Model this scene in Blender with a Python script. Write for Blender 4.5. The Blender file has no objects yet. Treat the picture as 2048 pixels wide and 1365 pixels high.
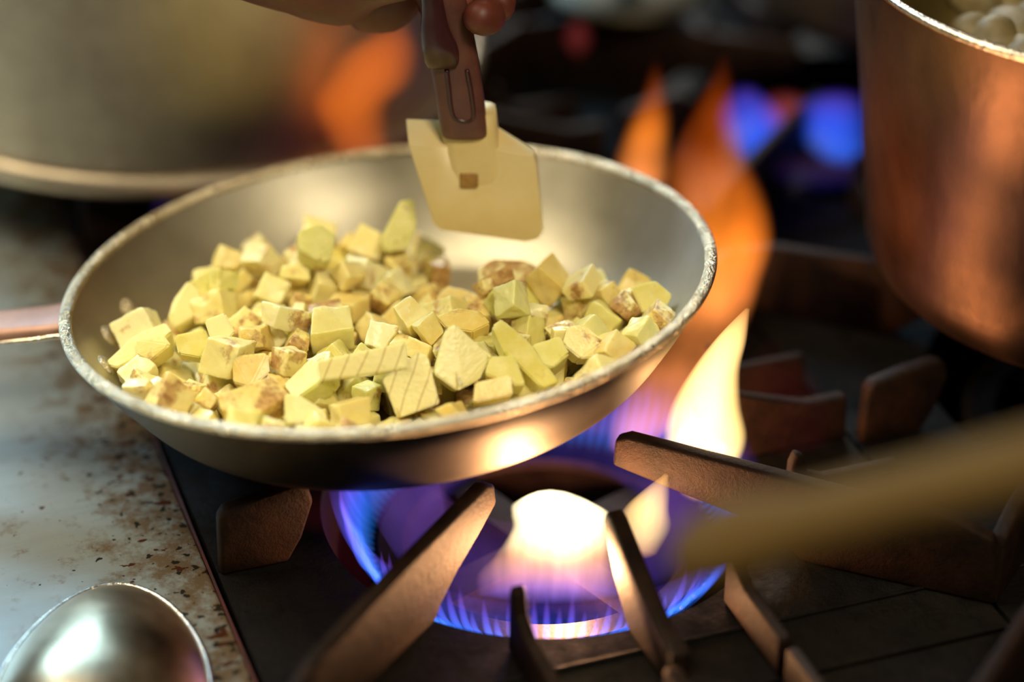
import bpy, bmesh, math, random
from mathutils import Vector, Matrix, Quaternion, noise as mnoise

sc = bpy.context.scene
COL = sc.collection

# ------------------------------------------------------------------ camera, world, lights, exposure
W, H = 2048, 1365
FPX = 85 / 36 * W
TH = math.radians(31)
CAM_D = 1.25
FW = Vector((0, math.cos(TH), -math.sin(TH)))
UP = Vector((0, math.sin(TH), math.cos(TH)))
RT = Vector((1, 0, 0))
CAM = -FW * CAM_D
cd = bpy.data.cameras.new('camera')
cam = bpy.data.objects.new('camera', cd)
COL.objects.link(cam)
cam.location = CAM
cam.rotation_euler = (math.pi / 2 - TH, 0, 0)
cd.lens = 85
cd.sensor_width = 36
cd.clip_start = .05
cd.dof.use_dof = True
cd.dof.focus_distance = 1.082
cd.dof.aperture_fstop = 2.0
sc.camera = cam

sc.view_settings.view_transform = 'Standard'
sc.view_settings.look = 'None'
sc.view_settings.exposure = 0
sc.view_settings.gamma = 1
sc.view_settings.use_curve_mapping = False
sc.cycles.use_denoising = True
sc.cycles.sample_clamp_indirect = 4
sc.cycles.max_bounces = 6
sc.cycles.volume_bounces = 0
sc.cycles.transparent_max_bounces = 12

world = bpy.data.worlds.new('kitchen_air')
sc.world = world
world.use_nodes = True
wn = world.node_tree.nodes['Background']
wn.inputs[0].default_value = (.32, .26, .2, 1)
wn.inputs[1].default_value = .035


def area(name, loc, target, sx, sy, power, color):
    l = bpy.data.lights.new(name, 'AREA')
    l.shape = 'RECTANGLE'
    l.size, l.size_y = sx, sy
    l.energy = power
    l.color = color
    o = bpy.data.objects.new(name, l)
    COL.objects.link(o)
    o.location = loc
    o.rotation_euler = (Vector(target) - Vector(loc)).to_track_quat('-Z', 'Y').to_euler()
    return o


area('hood_light', (.1, 2.2, .98), (0, 0, .05), .55, .32, 24, (1, .97, .86))
area('ceiling_light_left', (-1.2, .1, 1.7), (-.1, -.1, 0), .9, .9, 38, (1, .86, .58))
area('ceiling_light_front', (.5, -1.5, 1.9), (0, -.1, 0), .6, .4, 32, (1, .86, .6))
area('window_light', (-1.25, 1.9, 1.35), (-.35, -.1, 0), 1.3, .8, 62, (.40, .72, 1))


def ray(px, py):
    return FW + RT * ((px - W / 2) / FPX) - UP * ((py - H / 2) / FPX)


def atz(px, py, z):
    """The point at height z seen at this place of the photograph."""
    v = ray(px, py)
    return CAM + v * ((z - CAM.z) / v.z)


def aty(px, py, y):
    """The point at distance y seen at this place of the photograph."""
    v = ray(px, py)
    return CAM + v * ((y - CAM.y) / v.y)


# ------------------------------------------------------------------ materials
def new_mat(name):
    m = bpy.data.materials.new(name)
    m.use_nodes = True
    nt = m.node_tree
    return m, nt, nt.nodes['Principled BSDF']


def N(nt, kind, **kw):
    n = nt.nodes.new(kind)
    for k, v in kw.items():
        if k in n.inputs.keys():
            n.inputs[k].default_value = v
        else:
            setattr(n, k, v)
    return n


def ramp(nt, src, stops, interp='LINEAR'):
    r = nt.nodes.new('ShaderNodeValToRGB')
    r.color_ramp.interpolation = interp
    el = r.color_ramp.elements
    while len(el) < len(stops):
        el.new(.5)
    for e, (p, c) in zip(el, stops):
        e.position = p
        e.color = c if len(c) == 4 else (*c, 1)
    nt.links.new(src, r.inputs[0])
    return r.outputs[0]


def mixc(nt, f, a, b, mode='MIX'):
    m = nt.nodes.new('ShaderNodeMix')
    m.data_type = 'RGBA'
    m.blend_type = mode
    for sock, v in ((m.inputs[0], f), (m.inputs[6], a), (m.inputs[7], b)):
        if hasattr(v, 'links'):
            nt.links.new(v, sock)
        else:
            sock.default_value = v if not isinstance(v, tuple) else ((*v, 1) if len(v) == 3 else v)
    return m.outputs[2]


def math_n(nt, op, a, b=None):
    m = nt.nodes.new('ShaderNodeMath')
    m.operation = op
    for i, v in enumerate((a, b)):
        if v is None:
            continue
        if hasattr(v, 'links'):
            nt.links.new(v, m.inputs[i])
        else:
            m.inputs[i].default_value = v
    return m.outputs[0]


def noise(nt, scale, detail=4, rough=.6, coord='Object', stretch=None):
    tc = nt.nodes.new('ShaderNodeTexCoord')
    out = tc.outputs[coord]
    if stretch:
        mp = nt.nodes.new('ShaderNodeMapping')
        mp.inputs['Scale'].default_value = stretch
        nt.links.new(out, mp.inputs[0])
        out = mp.outputs[0]
    n = nt.nodes.new('ShaderNodeTexNoise')
    n.inputs['Scale'].default_value = scale
    n.inputs['Detail'].default_value = detail
    n.inputs['Roughness'].default_value = rough
    nt.links.new(out, n.inputs['Vector'])
    return n.outputs['Fac']


def bump(nt, b, h, strength, dist):
    n = nt.nodes.new('ShaderNodeBump')
    n.inputs['Strength'].default_value = strength
    n.inputs['Distance'].default_value = dist
    nt.links.new(h, n.inputs['Height'])
    nt.links.new(n.outputs[0], b.inputs['Normal'])


def metal(name, c1, c2, rough, scale=30, bump_s=.15, bump_d=.0004, rr=.12, metallic=1, stretch=None, aniso=0):
    m, nt, b = new_mat(name)
    f = noise(nt, scale, 6, .65, stretch=stretch)
    nt.links.new(ramp(nt, f, [(.35, c1), (.65, c2)]), b.inputs['Base Color'])
    nt.links.new(ramp(nt, noise(nt, scale * .5, 3), [(.3, (rough - rr / 2,) * 3), (.7, (rough + rr / 2,) * 3)]), b.inputs['Roughness'])
    b.inputs['Metallic'].default_value = metallic
    b.inputs['Anisotropic'].default_value = aniso
    bump(nt, b, noise(nt, scale * 8, 3, stretch=stretch), bump_s, bump_d)
    return m


M = {}
M['pan_inside'] = metal('brushed aluminium inside', (.42, .38, .28), (.53, .49, .4), .48, 14, .12, .0003)
M['pan_outside'] = metal('seasoned aluminium outside', (.036, .029, .017), (.08, .064, .04), .5, 22, .2, .0004)
M['pan_rim'] = metal('worn aluminium rim', (.58, .49, .33), (.92, .82, .6), .26, 75, .8, .003)
M['handle_metal'] = metal('brown tinted handle steel', (.34, .18, .13), (.44, .25, .18), .5, 40, metallic=.35)
M['steel'] = metal('polished spoon steel', (.38, .29, .18), (.52, .41, .27), .33, 45, .25, .0003, rr=.14)
M['pot_grey'] = metal('dull grey aluminium', (.36, .30, .23), (.6, .52, .40), .5, 8, .1)
M['pot_copper'] = metal('heat stained pot metal', (.095, .058, .04), (.22, .125, .078), .44, 18, .35, .0006, rr=.2, stretch=(1, 1, .5))
M['pot_rim'] = metal('bright pot rim', (.6, .5, .4), (.85, .75, .62), .25, 60, .6, .0008)
M['iron_bowl'] = metal('burner bowl iron', (.010, .006, .006), (.02, .012, .010), .6, 30, .4, .0006)
M['dark_pan'] = metal('blackened pan', (.03, .022, .018), (.07, .05, .035), .55, 20, .3, metallic=.6)


def iron():
    m, nt, b = new_mat('greasy cast iron')
    f = noise(nt, 40, 6, .7)
    nt.links.new(ramp(nt, f, [(.35, (.0022, .0018, .0015)), (.6, (.005, .0035, .0026)), (.75, (.014, .0075, .0045))]), b.inputs['Base Color'])
    nt.links.new(ramp(nt, noise(nt, 90, 3), [(.35, (.42,) * 3), (.65, (.75,) * 3)]), b.inputs['Roughness'])
    b.inputs['Specular IOR Level'].default_value = .12
    bump(nt, b, noise(nt, 260, 5, .8), .8, .0012)
    return m


M['iron'] = iron()


def finger_iron():
    m, nt, b = new_mat('heat worn cast iron fingers')
    f = noise(nt, 55, 6, .7)
    nt.links.new(ramp(nt, f, [(.35, (.006, .0028, .0016)), (.65, (.020, .0085, .0045))]), b.inputs['Base Color'])
    b.inputs['Roughness'].default_value = .6
    b.inputs['Specular IOR Level'].default_value = .12
    bump(nt, b, noise(nt, 260, 5, .8), .7, .001)
    return m


M['finger'] = finger_iron()


def simple(name, c, rough=.5, metallic=0, spec=.5, var=None, scale=40, sss=0):
    m, nt, b = new_mat(name)
    if var:
        nt.links.new(ramp(nt, noise(nt, scale, 5), [(.35, c), (.65, var)]), b.inputs['Base Color'])
    else:
        b.inputs['Base Color'].default_value = (*c, 1)
    b.inputs['Roughness'].default_value = rough
    b.inputs['Metallic'].default_value = metallic
    b.inputs['Specular IOR Level'].default_value = spec
    if sss:
        b.inputs['Subsurface Weight'].default_value = sss
        b.inputs['Subsurface Scale'].default_value = .004
        b.inputs['Subsurface Radius'].default_value = (1, .5, .3)
    return m


M['blade'] = simple('cream rubber', (.80, .60, .25), .35, var=(.86, .70, .38), scale=25)
M['stain'] = simple('brown scorch mark', (.42, .23, .06), .6, var=(.3, .14, .035), scale=300)
M['grip_wood'] = simple('reddish brown handle', (.085, .028, .022), .4, var=(.14, .05, .036), scale=60)
M['grip_dark'] = simple('dark maroon grip', (.05, .014, .016), .3)
M['skin'] = simple('skin', (.10, .022, .013), .5, var=(.16, .036, .02), scale=30, sss=.2)
M['wood'] = simple('tan wood', (.085, .048, .012), .85, spec=.1, var=(.105, .062, .017), scale=12)
M['broth'] = simple('dark broth', (.05, .034, .01), .3, var=(.08, .055, .016))
M['mushroom'] = simple('pale cooked mushroom', (.11, .08, .028), .6, var=(.17, .125, .05), scale=80)
M['wall'] = simple('dark kitchen tile', (.05, .042, .035), .5, var=(.07, .06, .05), scale=4)
M['red_edge'] = simple('rust red burnt edge', (.07, .010, .006), .6, var=(.03, .006, .005), scale=50)


def food(name, hue=0., brown=.5, stripes=False):
    m, nt, b = new_mat(name)
    oi = nt.nodes.new('ShaderNodeObjectInfo')
    base = ramp(nt, oi.outputs['Random'], [(0, (.84, .62, .17)), (.3, (.92, .78, .32)), (.55, (.87, .75, .26)), (.8, (.96, .88, .52)), (1, (.80, .70, .19))])
    if hue:
        base = mixc(nt, hue, base, (.66, .68, .15))
    tc = nt.nodes.new('ShaderNodeTexCoord')
    va = nt.nodes.new('ShaderNodeVectorMath')
    va.operation = 'ADD'
    nt.links.new(tc.outputs['Object'], va.inputs[0])
    mu = math_n(nt, 'MULTIPLY', oi.outputs['Random'], 7.3)
    nt.links.new(mu, va.inputs[1])

    def nz(s, d=4, r=.6):
        n = nt.nodes.new('ShaderNodeTexNoise')
        n.inputs['Scale'].default_value = s
        n.inputs['Detail'].default_value = d
        n.inputs['Roughness'].default_value = r
        nt.links.new(va.outputs[0], n.inputs['Vector'])
        return n.outputs['Fac']
    # flesh mottling
    col = mixc(nt, ramp(nt, nz(120, 3), [(.4, (0, 0, 0)), (.7, (.5, .5, .5))]), base, (.95, .87, .42))
    # browned, seedy patches; how many differs from piece to piece
    patch = nz(62, 5, .65)
    r2 = math_n(nt, 'FRACT', math_n(nt, 'MULTIPLY', oi.outputs['Random'], 13.7))
    lvl = math_n(nt, 'ADD', patch, math_n(nt, 'MULTIPLY', r2, .26 * brown))
    pf = ramp(nt, lvl, [(.60, (0, 0, 0)), (.69, (.85, .85, .85))])
    bc = mixc(nt, ramp(nt, nz(300, 2), [(.4, (0, 0, 0)), (.6, (1, 1, 1))]), (.62, .36, .13), (.36, .15, .035))
    col = mixc(nt, pf, col, bc)
    if stripes:
        wv = nt.nodes.new('ShaderNodeTexWave')
        wv.inputs['Scale'].default_value = 46
        wv.inputs['Distortion'].default_value = 1.3
        wv.inputs['Detail'].default_value = 1
        mp = nt.nodes.new('ShaderNodeMapping')
        mp.inputs['Rotation'].default_value = (0, 0, .35)
        nt.links.new(tc.outputs['Object'], mp.inputs[0])
        nt.links.new(mp.outputs[0], wv.inputs['Vector'])
        col = mixc(nt, ramp(nt, wv.outputs['Fac'], [(0, (.65, .65, .65)), (.07, (0, 0, 0))]), col, (.5, .36, .1))
    nt.links.new(col, b.inputs['Base Color'])
    b.inputs['Roughness'].default_value = .3
    b.inputs['Subsurface Weight'].default_value = .5
    b.inputs['Subsurface Scale'].default_value = .003
    b.inputs['Subsurface Radius'].default_value = (1, .8, .3)
    bump(nt, b, nz(420, 4), .35, .0006)
    return m


M['food'] = food('diced aubergine flesh', brown=.55)
M['food_clean'] = food('clean aubergine flesh', brown=.0)
M['food_green'] = food('greenish aubergine flesh', hue=.5, brown=0)
M['food_brown'] = food('browned aubergine flesh', brown=.85)
M['food_striped'] = food('scored aubergine flesh', brown=-.3, stripes=True)


def worktop_mat():
    m, nt, b = new_mat('stained brushed steel')
    tc = nt.nodes.new('ShaderNodeTexCoord')
    sx = nt.nodes.new('ShaderNodeSeparateXYZ')
    nt.links.new(tc.outputs['Object'], sx.inputs[0])
    # object origin on the stove edge, x negative into the worktop
    d = math_n(nt, 'MULTIPLY', sx.outputs['X'], -1)
    near = ramp(nt, d, [(.0, (1.25, 1.25, 1.25)), (.05, (.6, .6, .6)), (.16, (.12, .12, .12)), (.3, (0, 0, 0))])
    base = ramp(nt, noise(nt, 3, 6, .7, stretch=(1, 8, 1)), [(.3, (.36, .42, .43)), (.7, (.50, .57, .58))])
    smear = ramp(nt, noise(nt, 13, 5, .6), [(.45, (0, 0, 0)), (.75, (.7, .7, .7))])
    base = mixc(nt, smear, base, (.36, .34, .28))
    # burnt yellow brown film close to the edge
    film = math_n(nt, 'ADD', noise(nt, 55, 6, .75), math_n(nt, 'MULTIPLY', near, .3))
    base = mixc(nt, ramp(nt, film, [(.70, (0, 0, 0)), (.87, (.85, .85, .85))]), base, (.2, .11, .035))
    # crisp dark and rust spots
    sp = math_n(nt, 'ADD', noise(nt, 70, 3, .5, stretch=(1, 1.7, 1)), math_n(nt, 'MULTIPLY', near, .17))
    base = mixc(nt, ramp(nt, sp, [(.80, (0, 0, 0)), (.815, (1, 1, 1))]), base, (.1, .03, .012))
    sp2 = math_n(nt, 'ADD', noise(nt, 190, 2, .5), math_n(nt, 'MULTIPLY', near, .2))
    base = mixc(nt, ramp(nt, sp2, [(.83, (0, 0, 0)), (.845, (1, 1, 1))]), base, (.03, .028, .02))
    nt.links.new(base, b.inputs['Base Color'])
    b.inputs['Metallic'].default_value = .7
    nt.links.new(ramp(nt, noise(nt, 9, 4), [(.3, (.34,) * 3), (.7, (.5,) * 3)]), b.inputs['Roughness'])
    bump(nt, b, noise(nt, 30, 3, stretch=(12, 1, 1)), .06, .0004)
    return m


M['worktop'] = worktop_mat()


def flame_mat(name, stops, strength, streak=0, sscale=60, power=1):
    """Glowing gas: a volume that only gives off light; colour and strength run along the flame's height."""
    m = bpy.data.materials.new(name)
    m.use_nodes = True
    nt = m.node_tree
    nt.nodes.clear()
    out = nt.nodes.new('ShaderNodeOutputMaterial')
    em = nt.nodes.new('ShaderNodeEmission')
    tc = nt.nodes.new('ShaderNodeTexCoord')
    sx = nt.nodes.new('ShaderNodeSeparateXYZ')
    nt.links.new(tc.outputs['Generated'], sx.inputs[0])
    col = nt.nodes.new('ShaderNodeValToRGB')
    el = col.color_ramp.elements
    while len(el) < len(stops):
        el.new(.5)
    for e, (p, c) in zip(el, stops):
        e.position = p
        e.color = (*c, 1)
    nt.links.new(sx.outputs['Z'], col.inputs[0])
    nt.links.new(col.outputs[0], em.inputs['Color'])
    if streak:
        f = noise(nt, sscale, 3, .5, stretch=(1, 1, .18))
        f = ramp(nt, f, [(.3, (1 - streak,) * 3), (.68, (1, 1, 1))])
        nt.links.new(math_n(nt, 'MULTIPLY', f, strength), em.inputs['Strength'])
    else:
        em.inputs['Strength'].default_value = strength
    nt.links.new(em.outputs[0], out.inputs['Volume'])
    m.cycles.volume_step_rate = 1
    return m


# ------------------------------------------------------------------ object helpers
def link(name, me, mat=None, parent=None, smooth=False):
    o = bpy.data.objects.new(name, me)
    COL.objects.link(o)
    if mat and not me.materials:
        me.materials.append(mat)
    if parent:
        o.parent = parent
    if smooth:
        for p in me.polygons:
            p.use_smooth = True
    return o


def from_bm(name, bm, mat=None, parent=None, smooth=False, bevel=0, seg=2):
    bmesh.ops.recalc_face_normals(bm, faces=bm.faces[:])
    me = bpy.data.meshes.new(name)
    bm.to_mesh(me)
    bm.free()
    o = link(name, me, mat, parent, smooth)
    if bevel:
        md = o.modifiers.new('bevel', 'BEVEL')
        md.width = bevel
        md.segments = seg
        md.limit_method = 'ANGLE'
        for p in me.polygons:
            p.use_smooth = True
    return o


def empty(name, loc=(0, 0, 0), rz=0):
    o = bpy.data.objects.new(name, None)
    COL.objects.link(o)
    o.location = loc
    o.rotation_euler = (0, 0, rz)
    return o


def tag(o, label=None, cat=None, group=None, kind=None):
    for k, v in (('label', label), ('category', cat), ('group', group), ('kind', kind)):
        if v:
            o[k] = v
    return o


def lathe(prof, n=128, closed=False, bm=None):
    bm = bm or bmesh.new()
    rings = []
    for r, z in prof:
        if r < 1e-6:
            rings.append([bm.verts.new((0, 0, z))])
        else:
            rings.append([bm.verts.new((r * math.cos(2 * math.pi * i / n), r * math.sin(2 * math.pi * i / n), z)) for i in range(n)])
    pairs = list(zip(rings, rings[1:])) + ([(rings[-1], rings[0])] if closed else [])
    for a, b in pairs:
        for i in range(n):
            j = (i + 1) % n
            if len(a) == 1 and len(b) == 1:
                continue
            if len(a) == 1:
                bm.faces.new((a[0], b[i], b[j]))
            elif len(b) == 1:
                bm.faces.new((a[i], b[0], a[j]))
            else:
                bm.faces.new((a[i], b[i], b[j], a[j]))
    return bm


def catmull(pts, sub=6):
    """pts: list of tuples (any length); smooth interpolation."""
    out = []
    n = len(pts)
    for i in range(n - 1):
        p0, p1, p2, p3 = pts[max(i - 1, 0)], pts[i], pts[i + 1], pts[min(i + 2, n - 1)]
        for s in range(sub):
            t = s / sub
            out.append(tuple(.5 * (2 * b + (c - a) * t + (2 * a - 5 * b + 4 * c - d) * t * t + (3 * b - a - 3 * c + d) * t ** 3)
                             for a, b, c, d in zip(p0, p1, p2, p3)))
    out.append(tuple(pts[-1]))
    return out


def prism(outline, axis, thick, bm=None):
    """Planar outline (list of 3-D points) given thickness along axis, centred."""
    bm = bm or bmesh.new()
    a = Vector(axis).normalized() * thick / 2
    f = [bm.verts.new(Vector(p) - a) for p in outline]
    b = [bm.verts.new(Vector(p) + a) for p in outline]
    bm.faces.new(f)
    bm.faces.new(b[::-1])
    n = len(outline)
    for i in range(n):
        j = (i + 1) % n
        bm.faces.new((f[i], b[i], b[j], f[j]))
    return bm


def box(bm, lo, hi):
    bmesh.ops.create_cube(bm, size=1, matrix=Matrix.Translation((Vector(lo) + Vector(hi)) / 2) @ Matrix.Diagonal((*(Vector(hi) - Vector(lo)), 1)))
    return bm


def sweep(pts, n=20, bm=None, ydir=(0, 1, 0)):
    """pts: (x, y, z, a, b) with half widths a sideways and b in depth; a smooth closed body."""
    bm = bm or bmesh.new()
    P = catmull(pts, 6)
    rings = []
    for x, y, z, a, b in P:
        a, b = max(a, .0003), max(b, .0003)
        # lens shaped section: thick in the middle, thin at the sides, so that the gas fades out there
        rings.append([bm.verts.new((x + a * 1.12 * math.cos(2 * math.pi * i / n), y + b * 1.15 * abs(math.sin(2 * math.pi * i / n)) ** 1.3 * math.sin(2 * math.pi * i / n) + .00005 * math.sin(2 * math.pi * i / n), z)) for i in range(n)])
    for r, s in zip(rings, rings[1:]):
        for i in range(n):
            j = (i + 1) % n
            bm.faces.new((r[i], r[j], s[j], s[i]))
    bm.faces.new(rings[0][::-1])
    bm.faces.new(rings[-1])
    return bm


def tube(pts, n=14, bm=None, flat=1.):
    """pts: (x, y, z, r): round rod through the points, frames follow the path."""
    bm = bm or bmesh.new()
    P = catmull(pts, 6)
    rings = []
    side = None
    for k, p in enumerate(P):
        a = Vector(P[max(k - 1, 0)][:3])
        b = Vector(P[min(k + 1, len(P) - 1)][:3])
        t = (b - a).normalized()
        if side is None:
            side = t.cross(Vector((0, 0, 1)))
            if side.length < .1:
                side = t.cross(Vector((0, 1, 0)))
        side = (side - t * side.dot(t)).normalized()
        up = side.cross(t)
        c = Vector(p[:3])
        rings.append([bm.verts.new(c + side * p[3] * math.cos(2 * math.pi * i / n) + up * p[3] * flat * math.sin(2 * math.pi * i / n)) for i in range(n)])
    for r, s in zip(rings, rings[1:]):
        for i in range(n):
            j = (i + 1) % n
            bm.faces.new((r[i], r[j], s[j], s[i]))
    bm.faces.new(rings[0][::-1])
    bm.faces.new(rings[-1])
    return bm


def copy_tree(o, parent=None):
    c = o.copy()
    COL.objects.link(c)
    c.parent = parent
    for ch in [x for x in bpy.data.objects if x.parent == o]:
        copy_tree(ch, c)
    return c

# ------------------------------------------------------------------ the setting and the stove
PSI = math.radians(19.5)
BU = Vector((.015, -.144, 0))                    # centre of the front burner
UX = Vector((math.cos(PSI), math.sin(PSI), 0))
VY = Vector((-math.sin(PSI), math.cos(PSI), 0))
PITCH = .316                                     # one grate section


def st(u, v, z=0):
    return BU + UX * u + VY * v + Vector((0, 0, z))


fl = bmesh.new()
box(fl, (-3, -3, -.92), (3, 3, -.9))
tag(from_bm('floor', fl, M['wall']), kind='structure')
wb = bmesh.new()
box(wb, (-3, 0, -.9), (3, .1, 2))
w_ = from_bm('wall_back', wb, M['wall'])
w_.location = st(0, 3.0)
w_.rotation_euler.z = PSI
tag(w_, kind='structure')

wt = empty('steel_worktop', st(-.1605, 0), PSI)
tag(wt, 'stained stainless steel worktop running along the left side of the stove', 'worktop')
bm = bmesh.new()
box(bm, (-1.2, -.9, -.03), (0, 1.2, 0))
from_bm('top_sheet', bm, M['worktop'], wt, bevel=.0015)
bm = bmesh.new()
box(bm, (.0003, -.9, -.03), (.0016, 1.2, -.0012))
e_ = from_bm('edge_strip', bm, M['red_edge'], wt)
tag(e_, 'rust red burnt edge strip')
bm = bmesh.new()
box(bm, (-1.18, -.88, -.9), (-.02, 1.18, -.03))
from_bm('cabinet', bm, M['dark_pan'], wt)

stove = empty('gas_stove', BU, PSI)
tag(stove, 'black cast iron gas stove carrying the grates, burners and pots', 'stove')
bm = bmesh.new()
HOLES = [(0, 0), (PITCH, 0), (0, PITCH), (PITCH, PITCH)]
box(bm, (-.155, -.9, -.9), (1.2, 1.1, -.075))
from_bm('body', bm, M['iron'], stove)


def burner_bowl(u, v):
    p = [(.104, -.006), (.098, -.02), (.094, -.045), (.07, -.066), (.0, -.07), (.0, -.073), (.073, -.07), (.099, -.047), (.102, -.02), (.108, -.006)]
    o = from_bm('burner_bowl', lathe(p, 96), M['iron_bowl'], stove, smooth=True)
    o.location = (u, v, 0)
    # burner head: a ported ring with cross arms
    h = lathe([(.064, -.05), (.064, -.026), (.067, -.021), (.078, -.021), (.083, -.027), (.083, -.05)], 96, closed=True)
    for k in range(4):
        a = k * math.pi / 2 + .35
        bb = bmesh.new()
        box(bb, (-.0, -.009, -.05), (.066, .009, -.024))
        bmesh.ops.rotate(bb, verts=bb.verts, cent=(0, 0, 0), matrix=Matrix.Rotation(a, 3, 'Z'))
        t = bpy.data.meshes.new('t')
        bb.to_mesh(t)
        h.from_mesh(t)
        bpy.data.meshes.remove(t)
    hd = from_bm('burner_head', h, M['iron_bowl'], stove)
    hd.location = (u, v, 0)
    # ports round the outside of the ring
    pb = bmesh.new()
    for k in range(48):
        a = 2 * math.pi * k / 48
        bmesh.ops.create_uvsphere(pb, u_segments=8, v_segments=6, radius=.0016, matrix=Matrix.Translation((.081 * math.cos(a), .081 * math.sin(a), -.0235)))
    q = from_bm('burner_ports', pb, M['dark_pan'], hd)


for u, v in HOLES:
    burner_bowl(u, v)


def grate_plate():
    """Square plate with a round opening."""
    bm = bmesh.new()
    hw = PITCH / 2 - .0012
    n = 96
    R_ = .104
    top, bot = [], []
    for z, L in ((0, top), (-.006, bot)):
        inner, outer = [], []
        for i in range(n):
            a = 2 * math.pi * i / n
            c, s = math.cos(a), math.sin(a)
            k = hw / max(abs(c), abs(s))
            inner.append(bm.verts.new((R_ * c, R_ * s, z)))
            outer.append(bm.verts.new((k * c, k * s, z)))
        L += [inner, outer]
    for i in range(n):
        j = (i + 1) % n
        bm.faces.new((top[0][i], top[1][i], top[1][j], top[0][j]))
        bm.faces.new((bot[0][i], bot[0][j], bot[1][j], bot[1][i]))
        bm.faces.new((top[0][i], top[0][j], bot[0][j], bot[0][i]))
        bm.faces.new((top[1][i], bot[1][i], bot[1][j], top[1][j]))
    return bm


def grate():
    g = empty('stove_grate')
    from_bm('grate_plate', grate_plate(), M['iron'], g)
    bm = bmesh.new()
    hw = PITCH / 2 - .0012
    box(bm, (-hw, -.1212, .0), (hw, -.119, .0014))
    from_bm('seam_ridge', bm, M['iron'], g, bevel=.0006)
    # long diagonal fingers, blade shaped, reaching over the opening
    for k in range(4):
        a = math.radians(-139 + 90 * k) if k % 2 == 0 else math.radians(-139 + 90 * k + 8)
        d = Vector((math.cos(a), math.sin(a), 0))
        t = Vector((-d.y, d.x, 0))
        if k % 2 == 0:
            pts = [(.050, .030), (.052, .041), (.058, .044), (.12, .043), (.19, .040), (.208, .034), (.212, .0), (.104, .0), (.098, .006), (.085, .014), (.066, .022)]
        else:
            pts = [(.034, .030), (.035, .044), (.041, .047), (.12, .043), (.19, .040), (.208, .034), (.212, .0), (.125, .0), (.11, .014), (.07, .022)]
        o = prism([d * r + Vector((0, 0, z)) for r, z in pts], t, .0075)
        from_bm('finger', o, M['finger'], g, bevel=.0018)
    # axial fingers
    for k in range(4):
        a = -math.pi / 2 + k * math.pi / 2
        d = Vector((math.cos(a), math.sin(a), 0))
        t = Vector((-d.y, d.x, 0))
        pts = [(.073, .038), (.076, .044), (.082, .0435), (.105, .034), (.128, .026), (.135, .024), (.155, .024), (.156, .0), (.104, .0), (.097, .006), (.085, .016), (.078, .026)]
        off = t * (.004)
        if k == 3:
            pts = [(.112, .030), (.114, .038), (.119, .040), (.135, .038), (.152, .034), (.155, .030), (.156, .0), (.125, .0), (.118, .012)]
        o = prism([d * r + off + Vector((0, 0, z)) for r, z in pts], t, .008)
        from_bm('finger', o, M['finger'], g, bevel=.0018)
    # short hooked fingers between them
    for k in range(4):
        for s in ((-1, 1) if k != 3 else ()):
            a = -math.pi / 2 + k * math.pi / 2
            d = Vector((math.cos(a), math.sin(a), 0))
            t = Vector((-d.y, d.x, 0))
            pts = [(.099, .0), (.1, .03), (.1025, .036), (.1065, .034), (.109, .024), (.118, .020), (.155, .020), (.156, .0)]
            o = prism([d * r + t * s * .05 + Vector((0, 0, z)) for r, z in pts], t, .006)
            from_bm('short_finger', o, M['finger'], g, bevel=.0015)
    return g


g0 = grate()
tag(g0, 'cast iron stove grate under the frying pan with flames rising through it', 'grate')
g0.location = BU
g0.rotation_euler.z = PSI
for u, v, lab in [(PITCH, 0, 'cast iron stove grate under the tall pot at the right'),
                  (0, PITCH, 'cast iron stove grate behind the frying pan under the big grey pot'),
                  (PITCH, PITCH, 'cast iron stove grate over the far blue flames'),
                  (0, -PITCH, 'front cast iron grate cut off by the bottom of the photo near the spoon'),
                  (0, 2 * PITCH, 'rearmost cast iron grate, blurred, above the frying pan and left of the lid'),
                  (PITCH, 2 * PITCH, 'rearmost cast iron grate, blurred, at the top of the photo beside the tall pot'),
                  (PITCH, -PITCH, 'cast iron stove grate at the bottom right corner of the photo')]:
    g = copy_tree(g0)
    g.location = st(u, v)
    tag(g, lab, 'grate')

# ------------------------------------------------------------------ frying pan
PN = Vector((-.0892, .0669, 1)).normalized()
PB = Vector((-.0572, -.1013, .0977)) - PN * .05
pan = empty('frying_pan')
pan.rotation_mode = 'QUATERNION'
pan.location = PB
pan.rotation_quaternion = Vector((0, 0, 1)).rotation_difference(PN)
tag(pan, 'round aluminium frying pan full of diced aubergine over the front flame', 'frying pan')
PM = Matrix.Translation(PB) @ pan.rotation_quaternion.to_matrix().to_4x4()
inner = [(0, .0), (.06, 0), (.098, .0005), (.108, .003), (.119, .011), (.130, .023), (.139, .036), (.1465, .0485)]
outer = [(.1478, .0475), (.1425, .036), (.1335, .0225), (.1225, .0085), (.111, -.0005), (.1, -.0035), (.06, -.004), (0, -.004)]
from_bm('inner_surface', lathe(catmull(inner[1:], 4)[:0] + [(0, 0)] + catmull(inner[1:], 5) + [(.1472, .0485), (.1465, .047)], 160), M['pan_inside'], pan, smooth=True)
from_bm('outer_wall', lathe(catmull(outer[:-1], 5) + [(0, -.004)], 160), M['pan_outside'], pan, smooth=True)
rim = []
for i in range(14):
    a = 2 * math.pi * i / 14
    rim.append((.1484 + .0030 * math.cos(a), .0488 + .0024 * math.sin(a)))
from_bm('rolled_rim', lathe(rim, 200, closed=True), M['pan_rim'], pan, smooth=True)
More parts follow.
